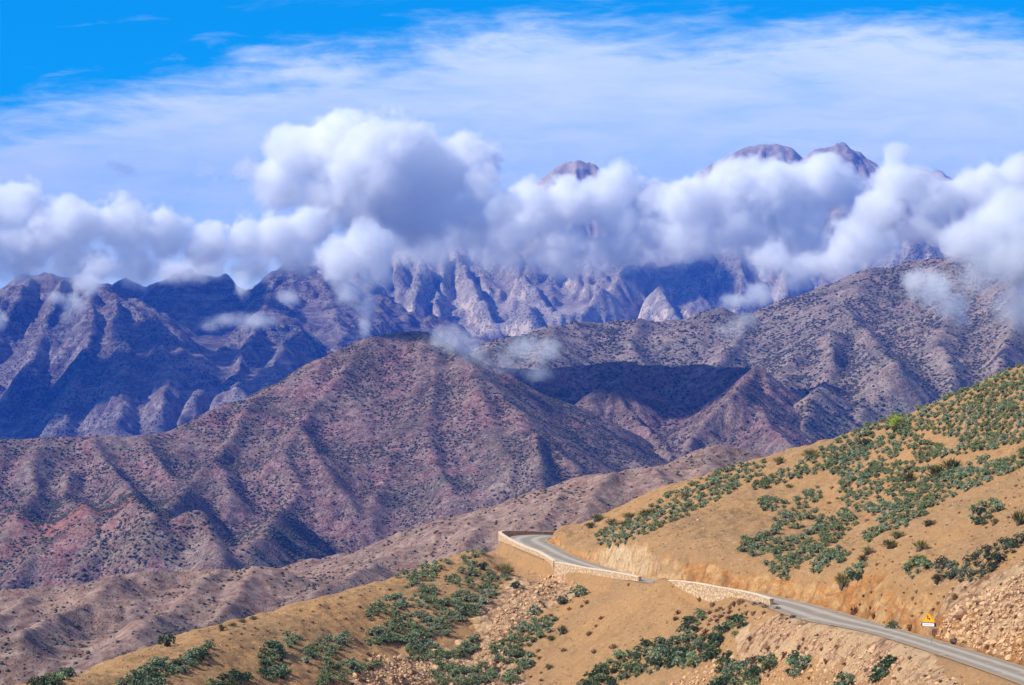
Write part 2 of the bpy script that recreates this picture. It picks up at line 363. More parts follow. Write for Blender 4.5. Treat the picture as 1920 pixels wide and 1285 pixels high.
# bowl with the dark headwall and the pointed spur
o = mountain('bowl', (-220, 560), (2150, 3500), 2.2,
    [[(820, 700, 3050), (880, 700, 3100), (930, 691, 3100), (1000, 690, 3100), (1060, 685, 3100), (1150, 682, 3100), (1250, 682, 3100), (1330, 684, 3080), (1400, 690, 3020), (1432, 702, 2950), (1440, 730, 2880), (1425, 760, 2800), (1440, 800, 2700), (1500, 850, 2600)]],
    .62,
    spurs=[([(1150, 716), (1110, 740), (1060, 765), (1010, 790), (960, 830)], (45, 30), .75), ([(1150, 716), (1170, 760), (1210, 800), (1250, 840), (1270, 870)], (45, 45), .95), ([(1150, 716), (1165, 700), (1180, 690)], (40, 5), .8),
           ([(1130, 750), (1100, 810), (1090, 860), (1100, 900)], (40, 40), .8),
           ([(1400, 715), (1370, 745), (1330, 780), (1300, 815), (1280, 850)], (30, 40), .85), ([(1400, 715), (1420, 690)], (25, 5), .8)],
    mat=M_brown, rough=7, rscale=130, er=(3, 16000, 44, .22), seed=23, wob=.22, k=10, jag=1.0, sm=2, objname='bowl_mountain')
st(o, 'mauve mountain with dark shadowed bowl and pointed sunlit spur', 'mountain'); G_bowl = o[1]

# main brown mountain
o = mountain('main', (-900, 330), (1500, 3200), 2.0,
    [[(-500, 860, 2550), (-200, 840, 2550), (0, 828, 2550), (100, 822, 2550), (180, 815, 2560), (232, 820, 2560), (300, 811, 2580), (350, 790, 2600), (400, 771, 2620), (450, 754, 2640), (500, 731, 2660), (550, 703, 2680), (600, 676, 2700), (650, 655, 2720), (700, 634, 2740), (745, 624, 2760), (772, 621, 2770), (800, 628, 2760),
      (832, 651, 2740), (880, 681, 2680), (930, 731, 2600), (970, 771, 2540), (1003, 810, 2480), (1045, 850, 2420), (1092, 886, 2360), (1130, 930, 2300)],
     [(-400, 1080, 2050), (-100, 1040, 2000), (60, 1005, 1980), (150, 985, 1960), (235, 976, 1940), (285, 990, 1930), (330, 1020, 1915), (370, 1055, 1900), (410, 1085, 1890)]],
    .50,
    spurs=[([(690, 640), (640, 700), (590, 755), (562, 795), (590, 850), (635, 915), (662, 955)], (6, 26), .7),
           ([(795, 632), (790, 700), (765, 780), (735, 850), (712, 920), (690, 985)], (5, 20), .65),
           ([(815, 640), (815, 720), (800, 800), (812, 860), (850, 925), (885, 985)], (5, 22), .75),
           ([(880, 685), (910, 760), (940, 830), (960, 900)], (5, 20), .7), ([(1003, 812), (1010, 860), (1015, 905)], (20, 30), 1.1), ([(970, 775), (985, 830), (960, 890)], (6, 18), .75),
           ([(560, 795), (530, 850), (560, 905), (528, 955), (548, 1010), (580, 1060), (600, 1092)], (20, 46), 1.0), ([(528, 955), (490, 1000), (450, 1035), (400, 1062)], (44, 34), .8),
           ([(480, 745), (440, 810), (400, 855), (350, 912), (290, 976)], (6, 34), .9), ([(400, 860), (440, 920), (420, 975)], (24, 30), .8), ([(345, 965), (375, 960), (400, 1000), (415, 1050)], (36, 42), 1.0),
           ([(270, 822), (285, 850), (315, 885), (345, 912)], (8, 22), .95), ([(170, 820), (200, 865), (228, 895), (255, 935), (285, 975)], (6, 34), .95), ([(80, 826), (60, 870), (70, 920), (30, 960)], (6, 26), .8), ([(170, 960), (120, 930), (130, 880)], (20, 14), .8),
           ([(0, 832), (-20, 900), (-60, 960)], (6, 24), .8), ([(235, 978), (200, 1020), (150, 1060)], (8, 16), .7), ([(100, 1000), (60, 1050), (20, 1090)], (8, 20), .8)],
    mat=M_brown, rough=6, rscale=170, er=(3, 20000, 46, .14), seed=31, wob=.22, k=20, jag=.5, sm=6, rust=(P(150, 1000, 1970), 95, P(440, 1040, 2200), 60), objname='brown_mountain')
st(o, 'brown and mauve mountain with dark gullies filling the middle', 'mountain'); G_main = o[1]

# low dusty hills between the mountain and the road
o = mountain('low', (-420, 330), (560, 1500), 1.0,
    [[(-300, 1140, 1040), (-60, 1120, 1040), (60, 1112, 1040), (150, 1090, 1040), (215, 1078, 1040), (270, 1074, 1045), (340, 1078, 1050), (410, 1070, 1050), (478, 1063, 1050), (505, 1070, 1045), (535, 1085, 1040), (565, 1100, 1030), (580, 1110, 1020)],
     [(560, 1125, 1060), (600, 1098, 1090), (640, 1076, 1110), (700, 1055, 1130), (800, 1020, 1150), (900, 984, 1170), (980, 950, 1180), (1055, 906, 1200), (1100, 892, 1200), (1150, 884, 1200), (1220, 877, 1210), (1290, 858, 1220), (1340, 840, 1230), (1400, 846, 1230), (1450, 856, 1230), (1540, 850, 1230), (1700, 830, 1250), (1950, 820, 1250)],
     ([(-100, 1270, 800), (60, 1235, 820), (120, 1215, 830), (200, 1215, 830), (300, 1230, 810)], .42)],
    .34,
    spurs=[([(215, 1080), (180, 1120), (110, 1160), (40, 1190)], (6, 12), .5), ([(410, 1072), (370, 1110), (320, 1150), (250, 1185)], (5, 12), .5), ([(478, 1065), (450, 1110), (420, 1150), (380, 1180)], (5, 12), .5), ([(700, 1057), (640, 1090), (560, 1130)], (5, 10), .5),
           ([(60, 1114), (20, 1140), (-40, 1170)], (5, 10), .5), ([(1055, 908), (1040, 950), (1000, 1000)], (4, 9), .5), ([(1220, 879), (1260, 920), (1240, 960)], (4, 9), .5), ([(1150, 886), (1110, 930), (1090, 970)], (4, 9), .5), ([(900, 986), (880, 1010), (850, 1040)], (4, 8), .5)],
    mat=M_tan, rough=3.4, rscale=60, er=(3, 16000, 40, .22), seed=41, wob=.25, k=9, jag=.35, sm=2, objname='low_hill')
st(o, 'dusty pink low hills behind the road slope', 'hill'); G_low = o[1]

# valley floor sheet that reaches the horizon beneath everything
m, t, b = new_mat('valley floor'); p, _ = geo(t)
t.l.new(t.mix(t.noise(p, .002, 5, .6), (.20, .15, .12), (.13, .11, .08)), b.inputs['Base Color'])
vs = np.linspace(-30000, 30000, 31)
vf = grid_mesh('valley_ground', vs, vs + 20000, np.full((31, 31), -900.0) + 40 * np.random.default_rng(2).normal(size=(31, 31)), m)
tag(vf, 'wide valley floor far below the mountains', 'ground', kind='structure')

# scrub standing on the nearer mountains, thicker in the gullies
m, t, b = new_mat('mountain scrub'); p, _ = geo(t)
t.l.new(t.mix(t.noise(p, .08, 4, .7), (.028, .032, .016), (.12, .105, .06)), b.inputs['Base Color']); M_scrub = m
def scrub(G, n, r0, r1, seed, label, nscale, y1):
    xs, ys, H, flow = G; r = np.random.default_rng(seed); x = r.uniform(xs[2], xs[-3], n * 5); y = r.uniform(ys[2], min(ys[-3], y1), n * 5)
    x, y = x[np.abs(x) < y * .205], y[np.abs(x) < y * .205]
    fx = (x - xs[0]) / (xs[1] - xs[0]); fy = (y - ys[0]) / (ys[1] - ys[0]); z = bil(H, fx, fy)
    e = 1.5; gx = (bil(H, fx + e, fy) - bil(H, fx - e, fy)) / (2 * e * (xs[1] - xs[0])); gy = (bil(H, fx, fy + e) - bil(H, fx, fy - e)) / (2 * e * (xs[1] - xs[0]))
    toward = (gx * x + gy * y - z) / np.hypot(x, y)          # > 0 where the ground faces the road's side
    lap = bil(H, fx + 6, fy) + bil(H, fx - 6, fy) + bil(H, fx, fy + 6) + bil(H, fx, fy - 6) - 4 * z
    w = .50 + .8 * fbm(x / nscale, y / nscale, 4, seed) + .4 * fbm(x / nscale * 5, y / nscale * 5, 3, seed + 4) + np.clip(lap / (xs[1] - xs[0]) * .10, -.25, .5)
    ok = (toward > -.02) & (r.random(len(x)) < np.clip(w, .04, 1)); x, y, z = x[ok][:n], y[ok][:n], z[ok][:n]; k = len(x)
    V0, F0 = ICO0; s = r.uniform(0, 1, k) ** 2.2 * (r1 - r0) + r0; jit = 1 + .22 * r.normal(size=(k, len(V0), 1))
    V = V0[None] * jit * (s[:, None, None] * np.array([1.15, 1.15, .8])) + np.stack([x, y, z + s * .3], -1)[:, None]
    Fc = F0[None] + (np.arange(k) * len(V0))[:, None, None]
    o = raw_mesh('scrub_vegetation', V.reshape(-1, 3), Fc.reshape(-1, 3), M_scrub); return tag(o, label, 'scrub', kind='stuff')
import bmesh
_b = bmesh.new(); bmesh.ops.create_icosphere(_b, subdivisions=1, radius=1); ICO0 = (np.array([v.co[:] for v in _b.verts]), np.array([[v.index for v in f.verts] for f in _b.faces])); _b.free()
scrub(G_main, 80000, .4, 1.35, 1, 'dark scrub dotted over the brown mountain', 60, 3000)
scrub(G_bowl, 20000, .5, 1.8, 2, 'dark scrub dotted over the bowl mountain', 60, 3250)
scrub(G_right, 34000, .6, 2.2, 3, 'dark scrub dotted over the grey mountain', 90, 4200)
scrub(G_low, 16000, .22, .75, 4, 'low scrub on the dusty pink hills', 30, 1350)

# ---------------------------------------------------------------- foreground hillside with the road
def tps(pts):
    A = np.array(pts, float); xy = A[:, :2] / 100; n = len(A)
    def U(r2): return np.where(r2 > 0, .5 * r2 * np.log(np.maximum(r2, 1e-12)), 0)
    K = U(((xy[:, None] - xy[None]) ** 2).sum(-1)) + np.eye(n) * .004
    Pm = np.c_[np.ones(n), xy]; M = np.block([[K, Pm], [Pm.T, np.zeros((3, 3))]])
    w = np.linalg.solve(M, np.r_[A[:, 2], 0, 0, 0])
    def f(X, Y):
        X = X / 100; Y = Y / 100; r = w[n] + w[n + 1] * X + w[n + 2] * Y
        for i in range(n): r = r + w[i] * U((X - xy[i, 0]) ** 2 + (Y - xy[i, 1]) ** 2)
        return r
    return f

sky_left = [(60, 1285, 258), (115, 1268, 265), (281, 1217, 295), (401, 1187, 312), (502, 1152, 330), (577, 1137, 343), (652, 1112, 356), (743, 1087, 373), (823, 1051, 392), (918, 1012, 415)]
nat = [P(*q) for q in sky_left]
for q in sky_left:
    x, y, z = P(*q); nat.append((x - 16, y + 26, z - 13)); nat.append((x - 45, y + 75, z - 50))
nat += [P(*q) for q in [(300, 1285, 273), (600, 1285, 305), (960, 1285, 330), (1200, 1285, 306), (1500, 1285, 280), (1700, 1285, 224), (1850, 1285, 186), (700, 1200, 338), (820, 1150, 352), (1000, 1180, 348), (1150, 1180, 330), (1350, 1190, 303), (1500, 1200, 285),
    (950, 1075, 392), (1050, 1095, 368), (1150, 1110, 346), (1240, 1082, 336), (1300, 1118, 326)]]
nat += [(-10, 290, -47), (-35, 240, -42), (25, 260, -42), (15, 220, -38), (24, 180, -29), (-70, 200, -44), (-90, 120, -30), (-60, 60, -18), (0, 0, -4), (0, 60, -16), (0, 120, -27), (10, 165, -31), (0, -60, 2), (-100, -40, -2), (60, 0, -4), (80, -50, 0), (-120, 280, -75)]
up = [(1085, 992, 428), (1120, 966, 434), (1200, 936, 440), (1300, 906, 440), (1400, 880, 435), (1500, 848, 425), (1600, 815, 415), (1700, 776, 402), (1800, 738, 390), (1920, 688, 376)]
nat += [P(*q) for q in up]
for q in up:
    x, y, z = P(*q); nat.append((x + 4, y + 45, z - 12)); nat.append((x + 5, y + 130, z - 52))
nat += [P(*q) for q in [(1165, 1014, 363), (1200, 1024, 358), (1250, 1027, 350), (1350, 1034, 338), (1450, 1064, 322), (1550, 1100, 304), (1650, 1138, 275), (1720, 1150, 258), (1120, 1028, 388), (1080, 1008, 413), (1150, 1000, 378),
    (1300, 960, 385), (1500, 940, 380), (1600, 950, 362), (1560, 1020, 335), (1750, 1000, 300), (1750, 1090, 264), (1900, 900, 320), (1900, 1000, 275), (1900, 1100, 236), (1900, 1195, 204), (1780, 880, 345), (1920, 790, 345)]]
nat += [(110, 350, 6), (125, 420, 4), (100, 200, -6), (90, 100, 0), (140, 250, 6), (45, 150, -18)]
# road centre line: x, y, z, half width
def RP(px, D, z, hw): return ((px - 960) / F * D, D, z, hw)
road = [(50, 40, -14.5, 2.0), (40, 95, -18.5, 2.0), (36.5, 150, -21.6, 2.0), RP(1920, 190, -24.0, 2.0), RP(1740, 236, -27.0, 2.05), RP(1650, 262, -28.6, 2.3), RP(1560, 285, -29.9, 3.5), RP(1478, 305, -30.4, 3.2), RP(1395, 321, -30.6, 2.3),
        RP(1310, 332, -30.8, 2.2), RP(1245, 342, -31.2, 1.9), RP(1192, 351, -31.5, 1.75), RP(1148, 362, -31.8, 2.1), RP(1102, 375, -32.0, 2.7), RP(1048, 392, -32.0, 2.9), RP(1009, 411, -32.0, 3.4), RP(985, 427, -32.0, 3.6), RP(1012, 437, -32.1, 3.6), RP(1065, 440, -32.5, 3.2),
        RP(1120, 444, -33.2, 2.8), RP(1200, 455, -34.2, 2.5)]
def smooth_path(pts, n=8):
    pts = np.array(pts, float); out = []
    for i in range(len(pts) - 1):
        p0, p1, p2, p3 = pts[max(i - 1, 0)], pts[i], pts[i + 1], pts[min(i + 2, len(pts) - 1)]
        for t in np.arange(n) / n: out.append(.5 * ((2 * p1) + (p2 - p0) * t + (2 * p0 - 5 * p1 + 4 * p2 - p3) * t * t + (3 * p1 - p0 - 3 * p2 + p3) * t ** 3))
    return np.array(out + [pts[-1]])
RD = smooth_path(road, 8)
for i, q in enumerate(road[2:-1]): nat.append((q[0], q[1], q[2] + .3))
f_nat = tps(nat)
xs = np.r_[np.arange(-150, -62, 3.0), np.arange(-62, 96, .32), np.arange(96, 170, 3.0)]
ys = np.r_[np.arange(-70, 165, 3.0), np.arange(165, 470, .34), np.arange(470, 620, 4.0)]
X, Y = np.meshgrid(xs, ys)
Hn = f_nat(X, Y)
PX = 960 + X / np.maximum(Y, 1) * F
# distance to the road, height of the road there, and which side (uphill side is to the right of travel away from the camera)
dist = np.full(X.shape, 1e9); rz = np.zeros(X.shape); rhw = np.zeros(X.shape); side = np.zeros(X.shape); arc = np.zeros(X.shape)
for a, b in zip(RD[:-1], RD[1:]):
    dx, dy = b[0] - a[0], b[1] - a[1]; L2 = dx * dx + dy * dy
    t = np.clip(((X - a[0]) * dx + (Y - a[1]) * dy) / L2, 0, 1); d = np.hypot(X - a[0] - t * dx, Y - a[1] - t * dy)
    m_ = d < dist; dist = np.where(m_, d, dist); rz = np.where(m_, a[2] + t * (b[2] - a[2]), rz); rhw = np.where(m_, a[3] + t * (b[3] - a[3]), rhw)
    side = np.where(m_, np.sign(dx * (Y - a[1]) - dy * (X - a[0])), side)
over = np.maximum(dist - rhw - .25, 0)
uphill = side < 0
wv = fbm(X / 9, Y / 9, 4, 60); w2 = fbm(X / 2.2, Y / 2.2, 4, 61)
# rough natural surface
rockpoly = [[(905, 1290), (900, 1200), (880, 1160), (960, 1085), (1050, 1075), (1090, 1100), (1010, 1150), (960, 1200), (990, 1290)], [(640, 1290), (780, 1225), (900, 1215), (930, 1290)],
            [(1690, 1210), (1730, 1165), (1770, 1120), (1830, 1090), (1930, 1050), (1930, 1250), (1850, 1228)], [(1380, 1200), (1480, 1175), (1620, 1215), (1760, 1262), (1800, 1300), (1400, 1300)]]
def inpoly(px, py, poly):
    r = np.zeros(px.shape, bool); n = len(poly)
    for i in range(n):
        x1, y1 = poly[i]; x2, y2 = poly[(i + 1) % n]
        if y1 == y2: continue
        c = ((y1 > py) != (y2 > py)) & (px < (x2 - x1) * (py - y1) / (y2 - y1) + x1); r ^= c
    return r
PY = 642.5 - Hn / np.maximum(Y, 1) * F
rocky = np.zeros(X.shape)
nzp = 14 * fbm(X / 5, Y / 5, 3, 71); nzq = 14 * fbm(X / 5, Y / 5, 3, 77)
for pl in rockpoly: rocky = np.maximum(rocky, inpoly(PX + nzp, PY + nzq, pl) & (Y > 150))
def blur(A, n):
    for _ in range(n):
        A = A.copy(); A[1:-1, 1:-1] = (A[1:-1, 1:-1] * 2 + A[:-2, 1:-1] + A[2:, 1:-1] + A[1:-1, :-2] + A[1:-1, 2:]) / 6
    return A
rocky = blur(rocky.astype(float), 6)
Hn = Hn + .50 * wv + .16 * w2 * (over > 1) + .30 * fbm(X / 4.1, Y / 4.1, 4, 66, .55, True) * (over > 1)
crag = fbm(X / 3.4, Y / 3.4, 5, 80, .55, True); crag2 = np.abs(fbm(X / 1.3 + .4 * w2, Y / 1.3, 4, 85, .6))
Hn = Hn + rocky * (.55 * crag + .30 * crag2)
# cut bank above the road, fill slope below it
cutn = 1.0 + .45 * fbm(X / 6, Y / 6, 3, 90)
cut = rz + .05 + np.where(over < .3, over * .2, .06 + (over - .3) * (1.75 + 2.6 * np.exp(-(((PX - 1185) / 45) ** 2)) * (Y > 335) * (Y < 385)) * cutn) + np.where(over > .5, .9 * fbm(X / 2.8, Y / 2.8, 5, 92, .6, True), 0)
fill = rz - .03 - np.maximum(over - .5, 0) * .95
Hf = np.where(uphill & (Y > 120), np.minimum(Hn, cut), Hn)
Hf = np.maximum(Hf, np.where(uphill, -1e9, fill)) if False else Hf
Hf = np.where(~uphill, np.where(over < 1.0, rz - .05, Hf), Hf)
bl = np.clip((over - .9) / 5.0, 0, 1)
drop = 1.15 * np.clip((over - .45) / .4, 0, 1) * np.exp(-np.maximum(over - 1.3, 0) / 5.0) * (np.clip((1200 - PX) / 50, 0, 1) * np.clip((Y - 335) / 12, 0, 1) + .8 * np.clip((PX - 1262) / 40, 0, 1) * np.clip((1450 - PX) / 40, 0, 1) * np.clip((Y - 298) / 10, 0, 1) * np.exp(-np.maximum(over - 1.3, 0) / 3.0))
Hf = np.where(~uphill & (over > 0) , (rz - .05 - over * .55) * (1 - bl) + Hn * bl - drop, Hf)
Hf = np.where(over <= .3, rz - .06, Hf)
bank = np.clip((Hn - Hf) / 1.2, 0, 1) * uphill * (Y > 120)
# earth mound between the two lengths of wall
mx, my, mz = P(1238, 1080, 336)
Hf = Hf + np.where(uphill | (over < .1), 0, 1.15 * np.exp(-(((X - mx) / 3.2) ** 2 + ((Y - my + 1) / 4.2) ** 2)))
bank = blur(bank, 2)

def fg_mat():
    m, t, b = new_mat('ochre soil'); p, nrm = geo(t)
    n1 = t.noise(p, .05, 5, .6, .6); n2 = t.noise(p, .45, 6, .65, .4); n3 = t.noise(p, 3.2, 5, .7)
    c = t.mix(t.ss(n1, .35, .68), (.40, .215, .085), (.33, .19, .085))
    c = t.mix(t.math('MULTIPLY', t.ss(n2, .50, .72), .55), c, (.45, .26, .115))
    c = t.mix(t.math('MULTIPLY', t.ss(n2, .46, .30), .45), c, (.25, .14, .06))
    c = t.mix(t.math('MULTIPLY', t.ss(n3, .55, .68), .6), c, (.21, .12, .055))
    n4 = t.noise(t.scalev(p, (1, 1, 3)), 1.1, 6, .75, .5); c = t.mix(t.math('MULTIPLY', t.ss(n4, .52, .66), .5), c, (.50, .30, .15)); c = t.mix(t.math('MULTIPLY', t.ss(n4, .44, .34), .55), c, (.22, .13, .06))
    c = t.mix(t.math('MULTIPLY', t.math('MULTIPLY', t.ss(t.voro(p, .9), .18, .10), t.ss(n2, .42, .52)), .85), c, (.14, .065, .03))
    # small pale stones
    v = t.voro(p, 1.7); v2 = t.noise(p, .22, 4, .6)
    c = t.mix(t.math('MULTIPLY', t.ss(v, .17, .11), t.ss(v2, .50, .60)), c, (.62, .45, .30))
    # rocky ground
    rk = attr(t, 'rocky'); rn = t.noise(p, 1.1, 7, .72, .7); rv = t.voro(t.vmath('ADD', p, t.scalev(t.noise(p, 1.2, 3, .6, 0, 1), (.8, .8, .8))), .95)
    rc = t.mix(t.ss(rn, .32, .66), (.40, .22, .11), (.68, .42, .235)); rc = t.mix(t.ss(rv, .45, .75), rc, (.25, .135, .065))
    rc = t.mix(t.ss(t.noise(p, .16, 4), .46, .62), rc, (.60, .39, .21))
    c = t.mix(t.ss(t.math('ADD', rk, t.math('MULTIPLY', t.math('SUBTRACT', n2, .5), .8)), .35, .6), c, rc)
    # cut bank: orange and cream layers
    bk = attr(t, 'bank'); sn = t.noise(t.scalev(p, (.6, .6, 1.6)), .28, 6, .68, 1.0); sn2 = t.noise(p, .8, 7, .72, .5); bv = t.voro(t.vmath('ADD', p, t.scalev(t.noise(p, .9, 4, .7, 0, 1), (1.2, 1.2, 1.2))), .55)
    bc = t.mix(t.ss(sn, .42, .60), (.50, .21, .06), (.62, .36, .15)); bc = t.mix(t.math('MULTIPLY', t.ss(sn2, .50, .66), .75), bc, (.34, .155, .055)); bc = t.mix(t.math('MULTIPLY', t.ss(bv, .55, .80), .55), bc, (.26, .12, .045))
    bc = t.mix(t.math('MULTIPLY', attr(t, 'cream'), t.ss(sn2, .75, .35)), bc, (.72, .52, .30))
    c = t.mix(t.ss(bk, .25, .8), c, bc)
    t.l.new(c, b.inputs['Base Color'])
    h = t.math('ADD', t.math('MULTIPLY', n2, .55), t.math('ADD', t.math('MULTIPLY', n3, .16), t.math('MULTIPLY', n4, .5)))
    h = t.math('ADD', h, t.math('MULTIPLY', rk, t.math('ADD', t.math('MULTIPLY', rn, 1.1), t.math('MULTIPLY', rv, -.6))))
    h = t.math('ADD', h, t.math('MULTIPLY', bk, t.math('ADD', t.math('MULTIPLY', sn2, 1.6), t.math('MULTIPLY', bv, -.8))))
    bump(t, b, h, .6)
    return m
M_soil = fg_mat()
cream = np.exp(-(((PX - 1175) / 70) ** 2)) * (Y > 330) * (Y < 400)
fg = grid_mesh('hillside_terrain', xs, ys, Hf, M_soil, {'rocky': rocky, 'bank': bank, 'cream': cream})
tag(fg, 'ochre hillside cut by the mountain road', 'hillside', kind='structure')
GX, GY, GH = xs, ys, Hf
def ground(x, y):
    x = np.atleast_1d(np.asarray(x, float)); y = np.atleast_1d(np.asarray(y, float))
    i = np.clip(np.searchsorted(GX, x) - 1, 0, len(GX) - 2); j = np.clip(np.searchsorted(GY, y) - 1, 0, len(GY) - 2)
    u = (x - GX[i]) / (GX[i + 1] - GX[i]); v = (y - GY[j]) / (GY[j + 1] - GY[j])
    return (GH[j, i] * (1 - u) + GH[j, i + 1] * u) * (1 - v) + (GH[j + 1, i] * (1 - u) + GH[j + 1, i + 1] * u) * v
_Ds = np.concatenate([np.arange(170, 470, .5)])
def hit(px, py):
    """where the sight line through a point of the photograph meets the ground"""
    x = (px - 960) / F * _Ds; z = -(py - 642.5) / F * _Ds; g = ground(x, _Ds); w = np.where(z <= g)[0]
    if not len(w) or w[0] == 0: return None
    k = w[0]; a = z[k - 1] - g[k - 1]; b = g[k] - z[k]; D = _Ds[k - 1] + .5 * a / (a + b + 1e-9)
    X_ = (px - 960) / F * D; return (X_, D, float(ground(X_, D)[0]))

# road surface: a ribbon a few centimetres above the graded ground
m, t, b = new_mat('gravel road'); p, _ = geo(t)
uvn = t.n.new('ShaderNodeUVMap'); uvn.uv_map = 'UVMap'; sp = t.n.new('ShaderNodeSeparateXYZ'); t.l.new(uvn.outputs[0], sp.inputs[0])
rn = t.noise(p, .35, 5, .6, .5); rn2 = t.noise(p, 2.5, 5, .7)
wob_ = t.math('ADD', sp.outputs[0], t.math('MULTIPLY', t.math('SUBTRACT', rn, .5), .12))
trk = t.math('ABSOLUTE', t.math('SUBTRACT', t.math('ABSOLUTE', t.math('SUBTRACT', wob_, .5)), .20))
c = t.mix(t.ss(trk, .13, .03), (.27, .22, .165), (.42, .355, .28)); c = t.mix(t.math('MULTIPLY', t.ss(rn2, .45, .65), .35), c, (.24, .21, .18))
edge_ = t.ss(t.math('ADD', t.math('ABSOLUTE', t.math('SUBTRACT', sp.outputs[0], .5)), t.math('MULTIPLY', t.math('SUBTRACT', rn2, .5), .12)), .41, .49)
c = t.mix(edge_, c, (.40, .26, .13)); c = t.mix(t.math('MULTIPLY', t.ss(rn, .55, .68), .5), c, (.44, .36, .27))
t.l.new(c, b.inputs['Base Color']); bump(t, b, rn2, .06)
RP2 = smooth_path(road, 24); T = np.gradient(RP2[:, :2], axis=0); T /= np.hypot(T[:, 0], T[:, 1])[:, None]; N = np.c_[T[:, 1], -T[:, 0]]
cols = 9; V = []; UV = []
for j in range(cols):
    s = j / (cols - 1); off = (s * 2 - 1) * RP2[:, 3]
    V.append(np.c_[RP2[:, 0] + N[:, 0] * off, RP2[:, 1] + N[:, 1] * off, RP2[:, 2] + .03 * (1 - (s * 2 - 1) ** 2)]); UV.append(np.full(len(RP2), s))
V = np.stack(V, 1).reshape(-1, 3); UV = np.stack(UV, 1).reshape(-1)
a = np.arange(len(V)).reshape(-1, cols); Q = np.stack([a[:-1, :-1], a[:-1, 1:], a[1:, 1:], a[1:, :-1]], -1).reshape(-1, 4)
ro = raw_mesh('road', V, Q[:, ::-1], m, smooth=True); tag(ro, 'narrow grey gravel mountain road curving round the spur', 'road', kind='structure')
uvl = ro.data.uv_layers.new(name='UVMap'); vi = Q[:, ::-1].reshape(-1); uvl.data.foreach_set('uv', np.c_[UV[vi], V[vi, 1] * .1].astype(np.float32).reshape(-1))

# retaining walls
m, t, b = new_mat('limewashed stone'); p, nrm = geo(t)
wn = t.noise(p, 1.6, 6, .7, .5); wvv = t.voro(p, 2.6); wn2 = t.noise(p, .3, 4, .6)
c = t.mix(t.ss(wn, .35, .65), (.54, .355, .20), (.70, .50, .31)); c = t.mix(t.math('MULTIPLY', t.ss(wvv, .38, .52), .55), c, (.34, .21, .12))
c = t.mix(t.math('MULTIPLY', t.ss(wn2, .52, .68), .35), c, (.58, .38, .22)); t.l.new(c, b.inputs['Base Color'])
bump(t, b, t.math('SUBTRACT', wn, t.math('MULTIPLY', wvv, .6)), .25); M_wall = m
m, t, b = new_mat('worn wall coping'); p, nrm = geo(t); wn = t.noise(p, 2.2, 5, .7)
t.l.new(t.mix(t.ss(wn, .4, .6), (.60, .44, .29), (.74, .60, .44)), b.inputs['Base Color']); bump(t, b, wn, .1); M_cope = m
def wall(pts, label, w=.42, depth=2.2, group=None):
    root = bpy.data.objects.new('stone_wall', None); COL.objects.link(root)
    A = smooth_path([P(*q) for q in pts], 10); base = A[len(A) // 2].copy(); root.location = base
    T = np.gradient(A[:, :2], axis=0); T /= np.hypot(T[:, 0], T[:, 1])[:, None] + 1e-9; N = np.c_[T[:, 1], -T[:, 0]]
    jit = .07 * np.cumsum(np.random.default_rng(len(pts)).normal(size=len(A))) / 3
    def loft(zt, zb, hw):
        R = []
        for sx, zz in ((-hw, zb), (-hw, zt), (hw, zt), (hw, zb)):
            R.append(np.c_[A[:, 0] + N[:, 0] * sx, A[:, 1] + N[:, 1] * sx, A[:, 2] + zz + jit * .4] - base)
        V = np.stack(R, 1).reshape(-1, 3); a = np.arange(len(V)).reshape(-1, 4); Q = []
        for k in range(4): Q.append(np.stack([a[:-1, k], a[:-1, (k + 1) % 4], a[1:, (k + 1) % 4], a[1:, k]], -1))
        Q = np.concatenate(Q + [a[:1, ::-1], a[-1:, :]]); return V, Q
    V, Q = loft(-.12, -depth, w / 2); raw_mesh('wall_body', V, Q, M_wall, root)
    V, Q = loft(0, -.12, w / 2 + .05); raw_mesh('coping', V, Q, M_cope, root)
    tag(root, label, 'wall', group); return root
w_left = wall([(937, 996.5, 430), (940, 1000, 427), (952, 1007, 420), (981, 1021, 407), (1009, 1031, 396), (1025, 1040, 388), (1040, 1050, 380)], 'pale curved parapet wall along the outside of the road bend', depth=2.5)
w_mid = wall([(1042, 1053, 378), (1060, 1056, 374), (1097, 1063, 366), (1152, 1071, 354), (1200, 1079.5, 346)], 'pale speckled stone retaining wall between the bend and the earth mound', depth=2.6)
w_back = wall([(937, 996.5, 431), (950, 995.5, 438), (985, 996, 444), (1030, 997, 446), (1080, 999, 449), (1110, 1001, 452)], 'dark shaded parapet wall across the far side of the bend', depth=1.0)
w_right = wall([(1255, 1087.5, 334), (1281, 1090, 330), (1310, 1094, 326), (1361, 1103, 319), (1411, 1112.5, 312), (1447, 1124, 305)], 'rough speckled stone retaining wall below the road right of the mound', depth=2.4)

# ---------------------------------------------------------------- plant and rock kinds
def leaf_mat(name, c1, c2, scale=6, hue=False):
    m, t, b = new_mat(name); p, _ = geo(t); oi = t.n.new('ShaderNodeObjectInfo')
    f = t.math('ADD', t.math('MULTIPLY', t.noise(p, scale, 2), .8), t.math('MULTIPLY', t.math('SUBTRACT', oi.outputs['Random'], .3), .45))
    col = t.mix(t.ss(f, .35, .75), c1, c2)
    if hue: col = t.mix(t.math('MULTIPLY', t.ss(t.math('ADD', t.noise(p, .16, 4, .6), t.math('MULTIPLY', oi.outputs['Random'], .22)), .50, .78), .75), col, t.mix(t.ss(f, .35, .75), (.07, .085, .018), (.27, .29, .10)))
    t.l.new(col, b.inputs['Base Color']); b.inputs['Roughness'].default_value = .6
    return m
M_leaf = leaf_mat('blue green leaves', (.055, .095, .038), (.42, .50, .34), hue=True); M_leaf2 = leaf_mat('green leaves', (.035, .075, .02), (.16, .23, .07))
